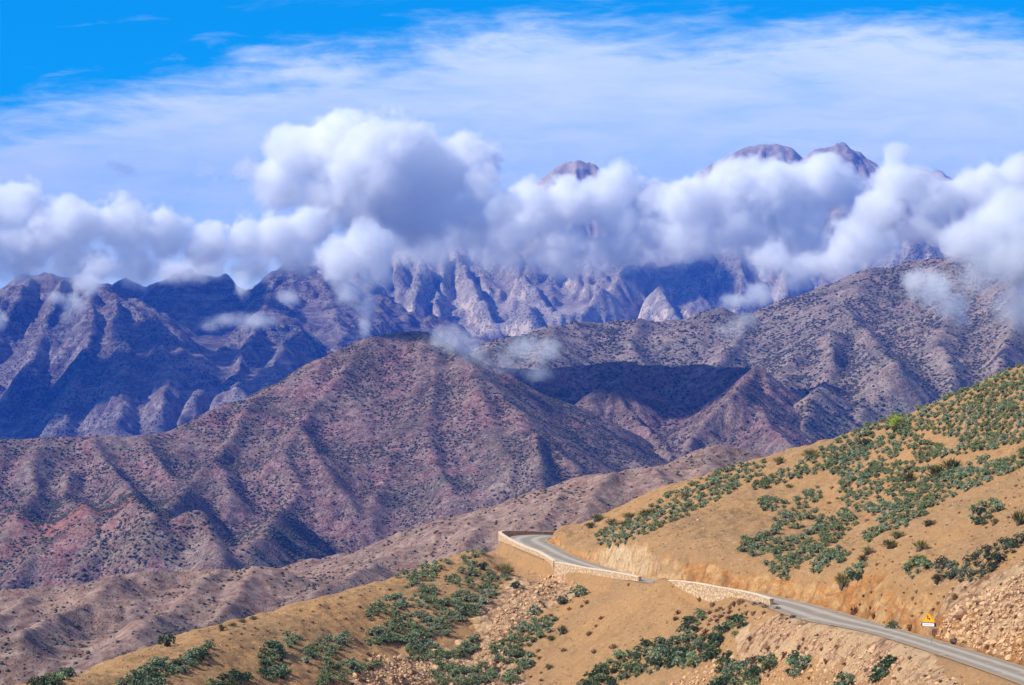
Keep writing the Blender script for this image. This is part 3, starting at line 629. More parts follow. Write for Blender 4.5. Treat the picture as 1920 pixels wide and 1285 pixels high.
M_dark = leaf_mat('dark greyish leaves', (.045, .06, .035), (.19, .23, .15)); M_stem = leaf_mat('shrub twigs', (.05, .045, .03), (.10, .08, .05))
M_dry = leaf_mat('dry brown cushion', (.085, .036, .014), (.20, .10, .045), 9); M_olive = leaf_mat('olive broom', (.09, .085, .02), (.27, .24, .07), 9)
M_lime = leaf_mat('yellow green broom', (.20, .24, .03), (.38, .42, .08), 9); M_bark = leaf_mat('bark', (.10, .07, .045), (.16, .11, .07))

def ico(sub=1):
    import bmesh
    bm = bmesh.new(); bmesh.ops.create_icosphere(bm, subdivisions=sub, radius=1)
    V = np.array([v.co[:] for v in bm.verts]); Fc = np.array([[v.index for v in f.verts] for f in bm.faces]); bm.free(); return V, Fc
ICO1, ICO2, ICO3 = ico(1), ico(2), ico(3)

def blades(n, r, base, dirs, L, w, bend=.3):
    """n narrow tapering leaves, each two quads' worth of triangles"""
    V = []; Fq = []
    for i in range(n):
        b = base[i]; d = dirs[i] / (np.linalg.norm(dirs[i]) + 1e-9); s = np.cross(d, r.normal(size=3)); s /= np.linalg.norm(s) + 1e-9
        l = L * r.uniform(.75, 1.25); mid = b + d * l * .55; tip = b + d * l + np.array([0, 0, -bend * l * .4]); ww = w * r.uniform(.8, 1.2)
        k = len(V); V += [b - s * ww * .35, b + s * ww * .35, mid + s * ww, mid - s * ww, tip]
        Fq += [(k, k + 1, k + 2), (k, k + 2, k + 3), (k + 3, k + 2, k + 4)]
    return np.array(V), np.array(Fq)

def rosette_shrub(seed, heads=40, R=.60, Hh=.60, leaves=10, L=.21):
    r = np.random.default_rng(seed); Vs = []; Fs = []; Ms = []; off = 0
    for h in range(heads):
        a = r.uniform(0, 2 * math.pi); q = math.sqrt(r.uniform(0, 1)); rr = R * q * r.uniform(.85, 1.12)
        zz = Hh * (math.sqrt(max(0, 1 - (q * .93) ** 2))) * r.uniform(.55, 1.3) + .04
        c = np.array([rr * math.cos(a), rr * math.sin(a), zz]); nrm = np.array([math.cos(a) * q, math.sin(a) * q, 1.0 - .45 * q])
        nrm /= np.linalg.norm(nrm); dirs = []; base = []
        for k in range(leaves):
            t_ = np.cross(nrm, r.normal(size=3)); t_ /= np.linalg.norm(t_); dirs.append(t_ * r.uniform(.6, 1.15) + nrm * r.uniform(.25, .9)); base.append(c + .02 * r.normal(size=3))
        V, Fc = blades(leaves, r, base, dirs, L * r.uniform(.7, 1.3), .034, .35)
        Vs.append(V); Fs.append(Fc + off); Ms.append(np.full(len(Fc), 0 if r.random() < .74 else 1)); off += len(V)
    V, Fc = ICO1; V = V * [R * .5, R * .5, Hh * .4] + [0, 0, Hh * .36]; V = V * (1 + .12 * r.normal(size=(len(V), 1)))
    Vs.append(V); Fs.append(Fc + off); Ms.append(np.full(len(Fc), 2)); off += len(V)
    return np.concatenate(Vs), np.concatenate(Fs), np.concatenate(Ms)

def tuft(seed, n=90, R=.30, Hh=.26, L=.15, up=.5, w=.014, core=.75):
    r = np.random.default_rng(seed); base = []; dirs = []
    for i in range(n):
        d = r.normal(size=3); d[2] = abs(d[2]) + up; d /= np.linalg.norm(d)
        base.append(np.array([d[0] * R, d[1] * R, d[2] * Hh]) * r.uniform(.45, .95)); dirs.append(d + .25 * r.normal(size=3))
    V, Fc = blades(n, r, base, dirs, L, w, .1)
    V2, F2 = ICO1; V2 = V2 * [R * core, R * core, Hh * core] * (1 + .15 * r.normal(size=(len(V2), 1))) + [0, 0, Hh * .12]
    return np.concatenate([V, V2]), np.concatenate([Fc, F2 + len(V)]), np.r_[np.zeros(len(Fc)), np.ones(len(F2))]

def rock(seed, sub=2):
    r = np.random.default_rng(seed); V, Fc = (ICO2 if sub == 2 else ICO1); V = V.copy() * r.uniform(.7, 1.2, 3)
    for _ in range(9):
        n = r.normal(size=3); n /= np.linalg.norm(n); d = r.uniform(.42, .75); e = V @ n - d; V = V - np.where(e > 0, e, 0)[:, None] * n * .92
    V += .035 * r.normal(size=V.shape); V[:, 2] = np.maximum(V[:, 2], -.45)
    return V, Fc

m, t, b = new_mat('pinkish tan rock'); p, nrm = geo(t); oi = t.n.new('ShaderNodeObjectInfo')
rn = t.noise(p, 2.4, 6, .7, .5); c = t.mix(t.ss(rn, .32, .66), (.42, .235, .12), (.68, .43, .24)); c = t.mix(t.math('MULTIPLY', oi.outputs['Random'], .35), c, (.60, .36, .19))
t.l.new(c, b.inputs['Base Color']); bump(t, b, rn, .12); M_rock = m

KIT = {}
def add_kit(name, gens, mats):
    KIT[name] = ([], mats)
    for V, Fc, Mi in gens: KIT[name][0].append((V, Fc, Mi))
add_kit('shrub', [rosette_shrub(s) for s in range(100, 106)], [M_leaf, M_leaf2, M_stem])
add_kit('greyshrub', [rosette_shrub(s, 38, .6, .55, 8, .15) for s in range(110, 113)], [M_dark, M_leaf2, M_stem])
add_kit('cushion', [tuft(s) for s in range(120, 124)], [M_dry, M_dry])
add_kit('broom', [tuft(s, 170, .42, .42, .34, 1.0, .016, .6) for s in range(130, 133)], [M_olive, M_stem])
add_kit('rock', [(*rock(s), None) for s in range(140, 148)], [M_rock])

MESHES = {}
def kit_mesh(kind, i, name):
    key = (kind, i)
    if key not in MESHES:
        V, Fc, Mi = KIT[kind][0][i]; o = raw_mesh(name, V, Fc, None, mats=KIT[kind][1], midx=Mi); MESHES[key] = o.data; bpy.data.objects.remove(o)
    return MESHES[key]
R_ = np.random.default_rng(99)
def plant(kind, name, pos, s, label, cat, group=None, flat=1.0, sink=.05):
    i = int(R_.integers(len(KIT[kind][0]))); o = bpy.data.objects.new(name, kit_mesh(kind, i, name)); COL.objects.link(o)
    o.location = (pos[0], pos[1], pos[2] - sink * s); o.rotation_euler = (R_.normal() * .08, R_.normal() * .08, R_.uniform(0, 6.28)); o.scale = (s, s * R_.uniform(.9, 1.1), s * flat)
    return tag(o, label, cat, group)
def merged(kind, name, items, label, cat):
    """items: (x, y, z, s, flat) -> one object"""
    Vs = []; Fs = []; Ms = []; off = 0
    for x, y, z, s, fl in items:
        V, Fc, Mi = KIT[kind][0][int(R_.integers(len(KIT[kind][0])))]; a = R_.uniform(0, 6.28); ca, sa = math.cos(a), math.sin(a)
        Vs.append(np.c_[V[:, 0] * ca - V[:, 1] * sa, V[:, 0] * sa + V[:, 1] * ca, V[:, 2] * fl] * s + [x, y, z - .05 * s]); Fs.append(Fc + off); off += len(V)
        Ms.append(np.zeros(len(Fc)) if Mi is None else Mi)
    o = raw_mesh(name, np.concatenate(Vs), np.concatenate(Fs), None, mats=KIT[kind][1], midx=np.concatenate(Ms)); return tag(o, label, cat, kind='stuff')
def darts(poly, dx, dy, n_try=None, seed=0, keep=1.0):
    r = np.random.default_rng(seed + 1000); A = np.array(poly, float); x0, y0 = A.min(0); x1, y1 = A.max(0); out = []
    n = int((x1 - x0) * (y1 - y0) / (dx * dy) * 9) + 30; c = np.c_[r.uniform(x0, x1, n), r.uniform(y0, y1, n)]
    c = c[inpoly(c[:, 0], c[:, 1], poly)]
    for q in c:
        if all(((q[0] - o_[0]) / dx) ** 2 + ((q[1] - o_[1]) / dy) ** 2 > 1 for o_ in out): out.append(q)
    return [q for q in out if r.random() < keep]

# patches of succulent shrubs: label, keep share, size factor, kind, outline in the photograph
B = 'blue green shrub '
PATCH = [
 (B + 'in the band along the crest above the cut bank', 1, 1, 'shrub', [(1118, 1005), (1150, 985), (1195, 975), (1228, 940), (1305, 900), (1353, 883), (1430, 863), (1438, 889), (1386, 909), (1353, 933), (1287, 965), (1217, 998), (1165, 1022), (1150, 1030), (1125, 1020)]),
 (B + 'in the narrow strip climbing the right skyline', .95, 1, 'shrub', [(1388, 924), (1430, 900), (1495, 872), (1550, 836), (1605, 806), (1700, 766), (1712, 800), (1640, 845), (1550, 880), (1495, 897), (1430, 915)]),
 (B + 'in the dense cover on the top right of the slope', 1, .92, 'shrub', [(1690, 772), (1740, 745), (1813, 712), (1925, 662), (1925, 825), (1880, 838), (1813, 850), (1790, 845), (1800, 820), (1740, 812), (1720, 830), (1690, 812)]),
 (B + 'among orange soil gaps on the upper right slope', .88, .95, 'shrub', [(1545, 866), (1600, 840), (1690, 812), (1745, 830), (1800, 850), (1780, 862), (1700, 868), (1660, 890), (1625, 905), (1560, 890)]),
 (B + 'among orange soil gaps on the upper right slope', .84, .92, 'shrub', [(1570, 905), (1620, 885), (1700, 866), (1760, 880), (1850, 860), (1850, 880), (1760, 905), (1700, 935), (1640, 965), (1590, 960), (1575, 930)]),
 (B + 'in the small round clump high on the bare orange slope', 1, 1, 'shrub', [(1424, 940), (1450, 930), (1473, 940), (1472, 956), (1430, 958)]),
 (B + 'in the middle thicket below the bare orange patch', .85, 1, 'shrub', [(1452, 985), (1455, 960), (1480, 955), (1500, 925), (1540, 910), (1545, 925), (1520, 950), (1545, 975), (1540, 985), (1510, 988), (1480, 990)]),
 (B + 'in the long diagonal belt above the orange cut bank', .97, 1.05, 'shrub', [(1386, 1035), (1392, 1005), (1410, 1010), (1460, 992), (1462, 1010), (1500, 1010), (1530, 985), (1570, 965), (1590, 958), (1605, 985), (1560, 1018), (1510, 1055), (1480, 1087), (1440, 1075), (1435, 1055), (1460, 1040), (1410, 1042)]),
 (B + 'in the short row just above the end of the orange bank', 1, 1, 'shrub', [(1522, 1070), (1530, 1050), (1550, 1040), (1570, 1025), (1592, 1040), (1590, 1052), (1560, 1058), (1530, 1077)]),
 (B + 'in the broad diagonal belt crossing the right slope', .97, 1, 'shrub', [(1645, 985), (1660, 960), (1700, 935), (1745, 912), (1800, 895), (1850, 875), (1922, 846), (1922, 872), (1840, 908), (1780, 933), (1735, 962), (1700, 985), (1660, 998)]),
 (B + 'in the little clump left of the olive cushions', 1, 1, 'shrub', [(1617, 1012), (1625, 998), (1648, 990), (1654, 1002), (1630, 1015)]),
 (B + 'in the bright clump alone below the broad belt', 1, 1.1, 'shrub', [(1819, 970), (1828, 952), (1845, 948), (1852, 965), (1852, 985), (1832, 984)]),
 (B + 'in the small clump beside the lone bright clump', 1, 1.05, 'shrub', [(1852, 940), (1865, 935), (1878, 955), (1862, 965)]),
 (B + 'hanging over the edge of the cut bank', 1, 1.1, 'shrub', [(1590, 1075), (1600, 1060), (1622, 1065), (1616, 1082), (1600, 1092)]),
 (B + 'in the green group left of the grey thicket', 1, 1, 'shrub', [(1695, 1080), (1705, 1062), (1730, 1045), (1742, 1055), (1735, 1070), (1712, 1085)]),
 ('dark grey green shrub in the thicket above the boulder slope', .97, 1.05, 'greyshrub', [(1745, 1065), (1755, 1052), (1785, 1050), (1800, 1065), (1830, 1035), (1870, 1020), (1925, 1000), (1925, 1028), (1885, 1045), (1865, 1072), (1840, 1085), (1800, 1095), (1780, 1092), (1765, 1075)]),
 (B + 'on the skyline just left of the road bend', 1, 1, 'shrub', [(742, 1083), (760, 1072), (800, 1062), (822, 1050), (845, 1052), (838, 1066), (790, 1078), (758, 1088)]),
 (B + 'in the pale patch below the left skyline', 1, 1, 'shrub', [(752, 1105), (765, 1092), (790, 1075), (815, 1068), (820, 1080), (800, 1097), (772, 1104)]),
 (B + 'tucked under the skyline beside the outer wall', 1, 1, 'shrub', [(863, 1055), (872, 1035), (900, 1023), (916, 1028), (900, 1046), (880, 1064)]),
 (B + 'in the oval clump below the outer wall', 1, 1.05, 'shrub', [(838, 1083), (842, 1096), (860, 1100), (888, 1090), (896, 1075), (885, 1066), (860, 1073)]),
 (B + 'in the upper left patch of the lower slope', 1, 1, 'shrub', [(683, 1160), (702, 1135), (720, 1125), (748, 1115), (758, 1128), (748, 1148), (735, 1156), (715, 1147), (700, 1165)]),
 (B + 'in the row joining the upper left patch', 1, 1, 'shrub', [(755, 1135), (780, 1112), (800, 1098), (816, 1108), (812, 1125), (798, 1134), (778, 1137)]),
 (B + 'in the great diagonal belt of the lower slope', .98, 1.08, 'shrub', [(681, 1204), (700, 1182), (740, 1162), (780, 1150), (820, 1125), (850, 1115), (882, 1100), (905, 1080), (935, 1072), (953, 1085), (940, 1106), (912, 1125), (905, 1147), (880, 1163), (845, 1175), (838, 1192), (800, 1195), (765, 1210), (740, 1204), (700, 1215)]),
 (B + 'in the thin patch under the great belt', .95, 1, 'shrub', [(765, 1215), (800, 1205), (830, 1213), (825, 1233), (790, 1240), (765, 1237)]),
 (B + 'in the narrow row beside the pale boulder', 1, 1, 'shrub', [(815, 1252), (820, 1235), (850, 1218), (880, 1200), (900, 1198), (898, 1215), (860, 1235), (835, 1250)]),
 (B + 'in the diagonal row right of the scree', .97, 1.1, 'shrub', [(915, 1230), (925, 1215), (950, 1202), (960, 1175), (985, 1170), (1010, 1158), (1038, 1162), (1032, 1185), (1000, 1205), (975, 1222), (958, 1240), (935, 1245)]),
 (B + 'in the low patch on the foot of the scree', .95, 1.05, 'shrub', [(810, 1262), (830, 1250), (880, 1252), (930, 1250), (932, 1272), (890, 1288), (820, 1288)]),
 (B + 'in the small clump right of the diagonal row', 1, 1.1, 'shrub', [(968, 1240), (975, 1222), (992, 1222), (996, 1245), (982, 1254)]),
 (B + 'on the bottom edge below the small clump', 1, 1.1, 'shrub', [(942, 1275), (955, 1262), (975, 1255), (970, 1275), (952, 1285)]),
 (B + 'in the row rising to the left skyline', 1, 1.15, 'shrub', [(325, 1258), (343, 1240), (370, 1225), (395, 1210), (388, 1226), (365, 1245), (342, 1262)]),
 (B + 'in the patch on the lower left edge', .95, 1.15, 'shrub', [(215, 1290), (240, 1272), (280, 1252), (320, 1232), (330, 1250), (322, 1270), (300, 1290)]),
 (B + 'on the skyline on the far lower left', 1, 1.1, 'shrub', [(62, 1289), (90, 1274), (112, 1263), (142, 1259), (120, 1274), (95, 1289)]),
 (B + 'in the tall rounded clump on the lower left slope', 1, 1.15, 'shrub', [(480, 1245), (490, 1220), (510, 1208), (532, 1225), (530, 1245), (507, 1254), (490, 1252)]),
 (B + 'in the single ball shaped clump above the rounded clump', 1, 1.1, 'shrub', [(534, 1205), (538, 1190), (555, 1186), (564, 1195), (556, 1208), (542, 1213)]),
 (B + 'in the left arm of the forked patch', 1, 1.1, 'shrub', [(562, 1240), (575, 1222), (590, 1205), (600, 1194), (618, 1198), (605, 1220), (585, 1238), (570, 1246)]),
 (B + 'in the right arm of the forked patch', 1, 1.1, 'shrub', [(605, 1245), (612, 1225), (635, 1200), (645, 1188), (655, 1195), (648, 1210), (628, 1230), (612, 1248)]),
 (B + 'in the row on the bottom edge left of centre', 1, 1.15, 'shrub', [(395, 1290), (420, 1272), (450, 1258), (478, 1262), (472, 1276), (440, 1290)]),
 (B + 'in the patch under the tall rounded clump', .95, 1.1, 'shrub', [(488, 1268), (500, 1254), (535, 1252), (545, 1262), (530, 1272), (500, 1274)]),
 (B + 'in the patch behind the pair of pale boulders', .95, 1.05, 'shrub', [(602, 1262), (622, 1245), (650, 1238), (672, 1250), (690, 1245), (720, 1235), (715, 1250), (670, 1262), (640, 1275), (610, 1288), (595, 1288)]),
 (B + 'in the big belt below the bare mound', .98, 1.2, 'shrub', [(1085, 1290), (1110, 1265), (1140, 1245), (1150, 1228), (1178, 1232), (1205, 1210), (1240, 1203), (1262, 1190), (1290, 1165), (1318, 1150), (1324, 1160), (1300, 1190), (1300, 1205), (1345, 1192), (1352, 1215), (1328, 1238), (1290, 1258), (1270, 1250), (1220, 1262), (1180, 1272), (1150, 1290)]),
 (B + 'in the upper right spur of the big belt', .98, 1.15, 'shrub', [(1335, 1200), (1345, 1175), (1370, 1162), (1395, 1160), (1398, 1170), (1378, 1190), (1352, 1205)]),
 (B + 'in the patch right of the big belt on the bottom edge', .9, 1.2, 'shrub', [(1340, 1290), (1345, 1262), (1350, 1235), (1365, 1228), (1380, 1250), (1400, 1240), (1440, 1232), (1455, 1245), (1440, 1262), (1420, 1290)]),
 (B + 'in the compact clump among loose stones', 1, 1.3, 'shrub', [(1478, 1262), (1482, 1242), (1498, 1230), (1515, 1245), (1505, 1260), (1488, 1270)]),
 (B + 'in the slanting clump near the road edge', 1, 1.2, 'shrub', [(1632, 1285), (1642, 1265), (1660, 1242), (1672, 1248), (1660, 1272), (1645, 1288)]),
 (B + 'on the bottom edge below the loose stones', 1, 1.2, 'shrub', [(1572, 1290), (1582, 1272), (1600, 1268), (1602, 1285), (1590, 1290)]),
]
def fit(lab, extra):
    s = (lab + extra).split(); return ' '.join(s) if len(s) <= 16 else ' '.join(w for w in s if w not in ('blue', 'the'))
def where(px, py, poly):
    A = np.array(poly, float); a = (px - A[:, 0].min()) / np.ptp(A[:, 0])
    ys_ = np.arange(A[:, 1].min(), A[:, 1].max(), 1.0); ins = ys_[inpoly(np.full(len(ys_), px), ys_, poly)]
    b = (py - ins.min()) / (np.ptp(ins) + 1e-6) if len(ins) else .5
    hx = ['far left end', 'left end', 'left part', 'left of middle', 'middle', 'right of middle', 'right part', 'right end', 'far right end'][min(8, int(a * 9))]
    return ' at ' + ('upper ' if b < .34 else 'lower ' if b > .66 else '') + hx
cand = []
for k, (lab, keep, sz, kind, poly) in enumerate(PATCH):
    for q in darts(poly, 9.9 * sz, 6.4 * sz, seed=k, keep=keep):
        h = hit(q[0], min(q[1] + 2, 1300))
        if h: cand.append((sz / h[1], fit(lab, where(q[0], q[1], poly)), kind, h, (.6 + .7 * R_.random()) * sz * .9, q))
cand.sort(key=lambda c: -c[0]); print('shrubs', len(cand))
for c in cand[:300]:
    plant(c[2], 'shrub', c[3], c[4], c[1], 'shrub', 'shrubs ' + c[1].split('shrub ', 1)[1].split(' at ')[0])
rr = np.random.default_rng(12); beyond = []
for _ in range(5200):          # the same cover carries on up the slope past the right edge of the photograph
    y_ = rr.uniform(205, 405); x_ = y_ * rr.uniform(.198, .30)
    if fbm(np.array([x_ / 9]), np.array([y_ / 22]), 3, 33)[0] > -.02: beyond.append((x_, y_, float(ground(x_, y_)[0]), rr.uniform(.5, 1.1), 1))
for kind in ('shrub', 'greyshrub'):
    it = [(*c[3], c[4], 1) for c in cand[300:] if c[2] == kind] + (beyond[:1500] if kind == 'shrub' else [])
    if it: merged(kind, 'shrubbery', it, 'mass of blue green shrubs spread over the slope above the road' if kind == 'shrub' else 'dark grey green undergrowth above the boulder slope', 'shrubbery')

# shrubs that stand alone
def alone(px, py, rpx, kind, label, cat='shrub', name='shrub', flat=1.0, base=.56):
    h = hit(px, py + rpx * .6)
    if h: return plant(kind, name, h, rpx * h[1] / F / base, label, cat, flat=flat)
alone(313, 1203, 15, 'shrub', 'lone dark green shrub like a small tree on the left skyline', flat=1.2)
alone(1085, 1110, 16, 'shrub', 'round dark green shrub alone below the middle wall')
alone(1052, 1124, 14, 'greyshrub', 'dull grey green shrub left of the round one below the wall')
alone(1001, 1145, 12, 'shrub', 'small green shrub amid the pale scree')
alone(966, 1098, 10, 'shrub', 'small pale green shrub beside the scree below the outer wall')
alone(905, 1062, 10, 'shrub', 'small green shrub between the outer wall and the oval clump')
alone(1674, 1173, 11, 'shrub', 'round green shrub on the road edge left of the warning sign')
alone(1675, 1023, 10, 'broom', 'low olive bush in the middle of the bare right slope', 'bush', 'bush')
alone(1669, 1019, 15, 'broom', 'dense olive cushion bush right of the little shrub clump', 'bush', 'bush', .8, .42)
alone(1726, 1022, 15, 'broom', 'brown tipped olive bush alone on bare soil', 'bush', 'bush', .9, .42)
alone(1742, 977, 13, 'broom', 'flat olive bush under the broad shrub belt', 'bush', 'bush', .6, .42)
alone(1683, 1001, 13, 'broom', 'reddish olive bush touching the broad shrub belt', 'bush', 'bush', .8, .42)
alone(1627, 1033, 11, 'broom', 'thin olive bush above the bank edge shrubs', 'bush', 'bush', 1, .42)
alone(1617, 1048, 10, 'broom', 'small olive bush just above the bank edge shrubs', 'bush', 'bush', 1, .42)
alone(1580, 1092, 15, 'broom', 'tall olive bush on the edge of the orange bank', 'bush', 'bush', 1.4, .42)
alone(1758, 1085, 12, 'broom', 'yellowish bush on the lower end of the grey thicket', 'bush', 'bush', 1, .42)
alone(1865, 978, 9, 'broom', 'olive bush beside the lone bright clump', 'bush', 'bush', 1, .42)
alone(1912, 975, 15, 'broom', 'olive bush on the right edge of the photo', 'bush', 'bush', 1.3, .42)
alone(1785, 872, 20, 'broom', 'large dark olive bush in the upper right slope', 'bush', 'bush', .9, .42)
alone(1758, 885, 20, 'broom', 'spreading olive bush left of the large dark one', 'bush', 'bush', .9, .42)
alone(1705, 897, 15, 'broom', 'pale olive bush amid upper slope shrubs', 'bush', 'bush', 1, .42)
alone(1480, 908, 9, 'broom', 'small dark bush on bare orange soil below the strip', 'bush', 'bush', .5, .42)
alone(1462, 862, 12, 'broom', 'straw coloured bush on the right skyline', 'bush', 'bush', .8, .42)
alone(1518, 850, 14, 'broom', 'yellow bush on the skyline before the strip', 'bush', 'bush', .9, .42)
alone(1622, 830, 13, 'broom', 'olive bush inside the skyline strip', 'bush', 'bush', .9, .42)
alone(1284, 925, 13, 'broom', 'yellowish bush on the crest of the band', 'bush', 'bush', .7, .42)
alone(1213, 957, 17, 'broom', 'long yellow bush on the crest above the bank', 'bush', 'bush', .6, .42)
alone(1180, 965, 14, 'broom', 'olive bush on the crest left of the long yellow one', 'bush', 'bush', .7, .42)
alone(1120, 968, 15, 'broom', 'dark olive bush on the nose of the spur', 'bush', 'bush', .7, .42)
alone(1107, 984, 11, 'broom', 'small olive bush above the road bend', 'bush', 'bush', .8, .42)
alone(1147, 976, 12, 'broom', 'olive bush between the nose bush and crest bush', 'bush', 'bush', .7, .42)
alone(1170, 980, 11, 'broom', 'olive bush just under the crest of the spur', 'bush', 'bush', .7, .42)
alone(947, 1067, 17, 'broom', 'olive bush standing clear below the outer wall', 'bush', 'bush', .9, .42)
alone(923, 1013, 7, 'broom', 'tiny brown bush on the skyline by the wall corner', 'bush', 'bush', 1, .42)
alone(932, 1012, 7, 'broom', 'tiny bush pressed against the wall corner', 'bush', 'bush', 1, .42)
alone(1054, 1184, 10, 'broom', 'upright olive bush right of the diagonal row', 'bush', 'bush', 1.2, .42)
alone(1033, 1194, 9, 'broom', 'low dark bush beside the upright olive bush', 'bush', 'bush', .7, .42)
alone(1030, 1249, 9, 'broom', 'small green bush low on the bare mound slope', 'bush', 'bush', .8, .42)
alone(415, 1178, 8, 'broom', 'thin twiggy bush on the left skyline', 'bush', 'bush', 1.1, .42)
alone(437, 1170, 8, 'broom', 'dark bush on the left skyline beside the twiggy one', 'bush', 'bush', .7, .42)
alone(455, 1163, 8, 'broom', 'second dark bush of the left skyline trio', 'bush', 'bush', .7, .42)
alone(475, 1157, 8, 'broom', 'topmost dark bush of the left skyline trio', 'bush', 'bush', .7, .42)
# the round yellow green bush on the skyline: crown and trunk
h = hit(1677, 812)
if h:
    root = bpy.data.objects.new('broom_bush', None); COL.objects.link(root); root.location = h; s = 17 * h[1] / F
    V, Fc, Mi = tuft(150, 520, .9, .95, .45, .25, .02, .72); V = V * s + [0, 0, s * .95]
    raw_mesh('crown', V, Fc, None, root, mats=[M_lime, M_lime], midx=Mi)
    V = []; Fq = []
    for k in range(5):
        a = k * 1.3; p0 = np.array([.06 * math.cos(a), .06 * math.sin(a), -.15]); p1 = np.array([.5 * math.cos(a), .5 * math.sin(a), .95]); r0, r1 = .07, .03; n0 = len(V)
        for pp, rr in ((p0, r0), ((p0 + p1) / 2 + [.05, 0, .05], .05), (p1, r1)):
            for j in range(6): V.append((pp + [rr * math.cos(j * 1.047), rr * math.sin(j * 1.047), 0]) * s)
        for lv in (0, 6):
            for j in range(6): Fq.append((n0 + lv + j, n0 + lv + (j + 1) % 6, n0 + lv + 6 + (j + 1) % 6, n0 + lv + 6 + j))
    raw_mesh('trunk', V, Fq, M_bark, root, smooth=True)
    tag(root, 'round bright yellow green bush standing up on the right skyline', 'bush')

# dry brown cushions seen one by one on bare soil
for px, py, r_, lab in [(1179, 1095, 4.5, 'dry brown cushion plant nearest under the middle wall'), (1128, 1158, 6, 'dry brown cushion plant alone high on the bare mound slope'), (1118, 1173, 4.5, 'small dry cushion plant between two larger on the mound slope'), (1106, 1187, 8, 'wide dry cushion plant in the middle of the mound slope'),
    (1150, 1211, 9, 'darkest largest dry cushion plant on the mound slope'), (1057, 1218, 8, 'dry cushion plant low on the left of the mound slope'), (1114, 1220, 7, 'dry cushion plant left of the darkest one'), (1272, 1147, 7, 'upper of two touching dry cushion plants on the mound'), (1267, 1159, 8, 'lower of two touching dry cushion plants on the mound'),
    (1295, 1158, 9, 'broad dry cushion plant right of the touching pair'), (1337, 1132, 9, 'dark dry cushion plant below the right wall'), (1313, 1122, 7, 'flat dry cushion plant on the foot of the right wall'), (1351, 1140, 6, 'small dry cushion plant right of the dark one'), (1388, 1127, 9, 'dry cushion plant near the end of the right wall'),
    (1101, 1128, 7, 'dry cushion plant below the round green shrub'), (1091, 1136, 5, 'tiny dry cushion plant below the round green shrub'), (1068, 1141, 6, 'dry cushion plant under the dull grey shrub'), (1407, 1196, 8, 'dry cushion plant alone on bare soil right of the belt'), (1442, 1215, 7, 'dry cushion plant above the compact clump'), (1472, 1225, 9, 'dark dry cushion plant beside pale stones'),
    (1415, 1235, 12, 'wide dry cushion plant over the bottom right patch'), (1550, 1240, 7, 'dry cushion plant right of the compact clump'), (1585, 1245, 6, 'dry cushion plant in bare soil right of the compact clump'), (1500, 1212, 8, 'greenish dry cushion plant above the compact clump'), (1640, 1152, 10, 'dry cushion plant on the far road edge left of the sign'),
    (1604, 1143, 14, 'long dry cushion plant on the uphill edge of the road'), (1708, 1175, 10, 'dry cushion plant just left of the warning sign'), (1790, 1117, 9, 'dark dry cushion plant above the boulder slope'), (1712, 1121, 6, 'dry cushion plant above the sign on bare soil'), (1760, 1130, 6, 'small dark cushion plant above and right of the sign'),
    (1750, 1142, 6, 'small dark cushion plant directly above the sign')]:
    h = hit(px, py + r_ * .4)
    if h: plant('cushion', 'cushion_plant', h, r_ * h[1] / F / .30, lab, 'plant', flat=.9)
ZONES = [('brown cushion plant scattered on the lower left slope', [(300, 1230), (500, 1165), (660, 1115), (740, 1095), (740, 1115), (680, 1150), (600, 1185), (520, 1200), (430, 1235), (380, 1262), (330, 1285), (300, 1285)], 17, 11, 3.6, .8),
 ('brown cushion plant between the shrub patches of the lower slope', [(560, 1270), (620, 1210), (680, 1150), (740, 1115), (830, 1060), (930, 1030), (930, 1070), (850, 1110), (760, 1150), (700, 1190), (640, 1240)], 17, 11, 3.8, .6),
 ('reddish cushion plant bordering the big belt below the mound', [(1290, 1200), (1320, 1170), (1340, 1150), (1360, 1150), (1350, 1180), (1320, 1200), (1290, 1215)], 11, 7, 7, 1),
 ('reddish cushion plant along the lower road edge', [(1330, 1150), (1400, 1120), (1440, 1125), (1470, 1150), (1500, 1165), (1470, 1170), (1430, 1150), (1380, 1160), (1345, 1165)], 12, 7, 6.5, .8),
 ('brown cushion plant among loose stones below the road', [(1380, 1290), (1400, 1200), (1480, 1180), (1600, 1205), (1760, 1250), (1800, 1290)], 24, 15, 5.5, .8),
 ('brown cushion plant on the stony slope above the road', [(1600, 1130), (1640, 1080), (1700, 1100), (1760, 1110), (1850, 1080), (1740, 1150), (1700, 1185), (1640, 1160)], 21, 13, 4.5, .75),
 ('brown cushion plant in cracks of the boulder slope', [(1760, 1200), (1790, 1140), (1850, 1100), (1920, 1080), (1920, 1235), (1850, 1220)], 27, 17, 5.5, .7),
 ('brown cushion plant on the edge of the scree', [(950, 1290), (920, 1190), (990, 1120), (1050, 1130), (1010, 1200), (1020, 1290)], 22, 14, 5, .7),
 ('brown cushion plant on the stony ground on the bottom edge', [(640, 1290), (690, 1220), (780, 1240), (900, 1240), (940, 1290)], 18, 11, 5.5, .8),
 ('small dry cushion plant on the upper right slope', [(1560, 1040), (1640, 960), (1720, 985), (1820, 930), (1910, 905), (1910, 1000), (1800, 1020), (1650, 1080)], 30, 20, 4, .7),
 ('small dry cushion plant between shrubs of the upper right slope', [(1545, 900), (1700, 830), (1800, 850), (1640, 980), (1560, 970)], 20, 13, 5, .6)]
n_c = 0; extra = []
for k, (lab, poly, dx, dy, r_, keep) in enumerate(ZONES):
    for q in darts(poly, dx, dy, seed=50 + k, keep=keep):
        h = hit(*q); 
        if not h: continue
        s = r_ * R_.uniform(.55, 1.3) * h[1] / F / .30
        if n_c < 265: plant('cushion', 'cushion_plant', h, s, fit(lab, where(q[0], q[1], poly)), 'plant', 'cushion plants: ' + lab.split('plant ', 1)[1], flat=.85); n_c += 1
        else: extra.append((*h, s, .85))
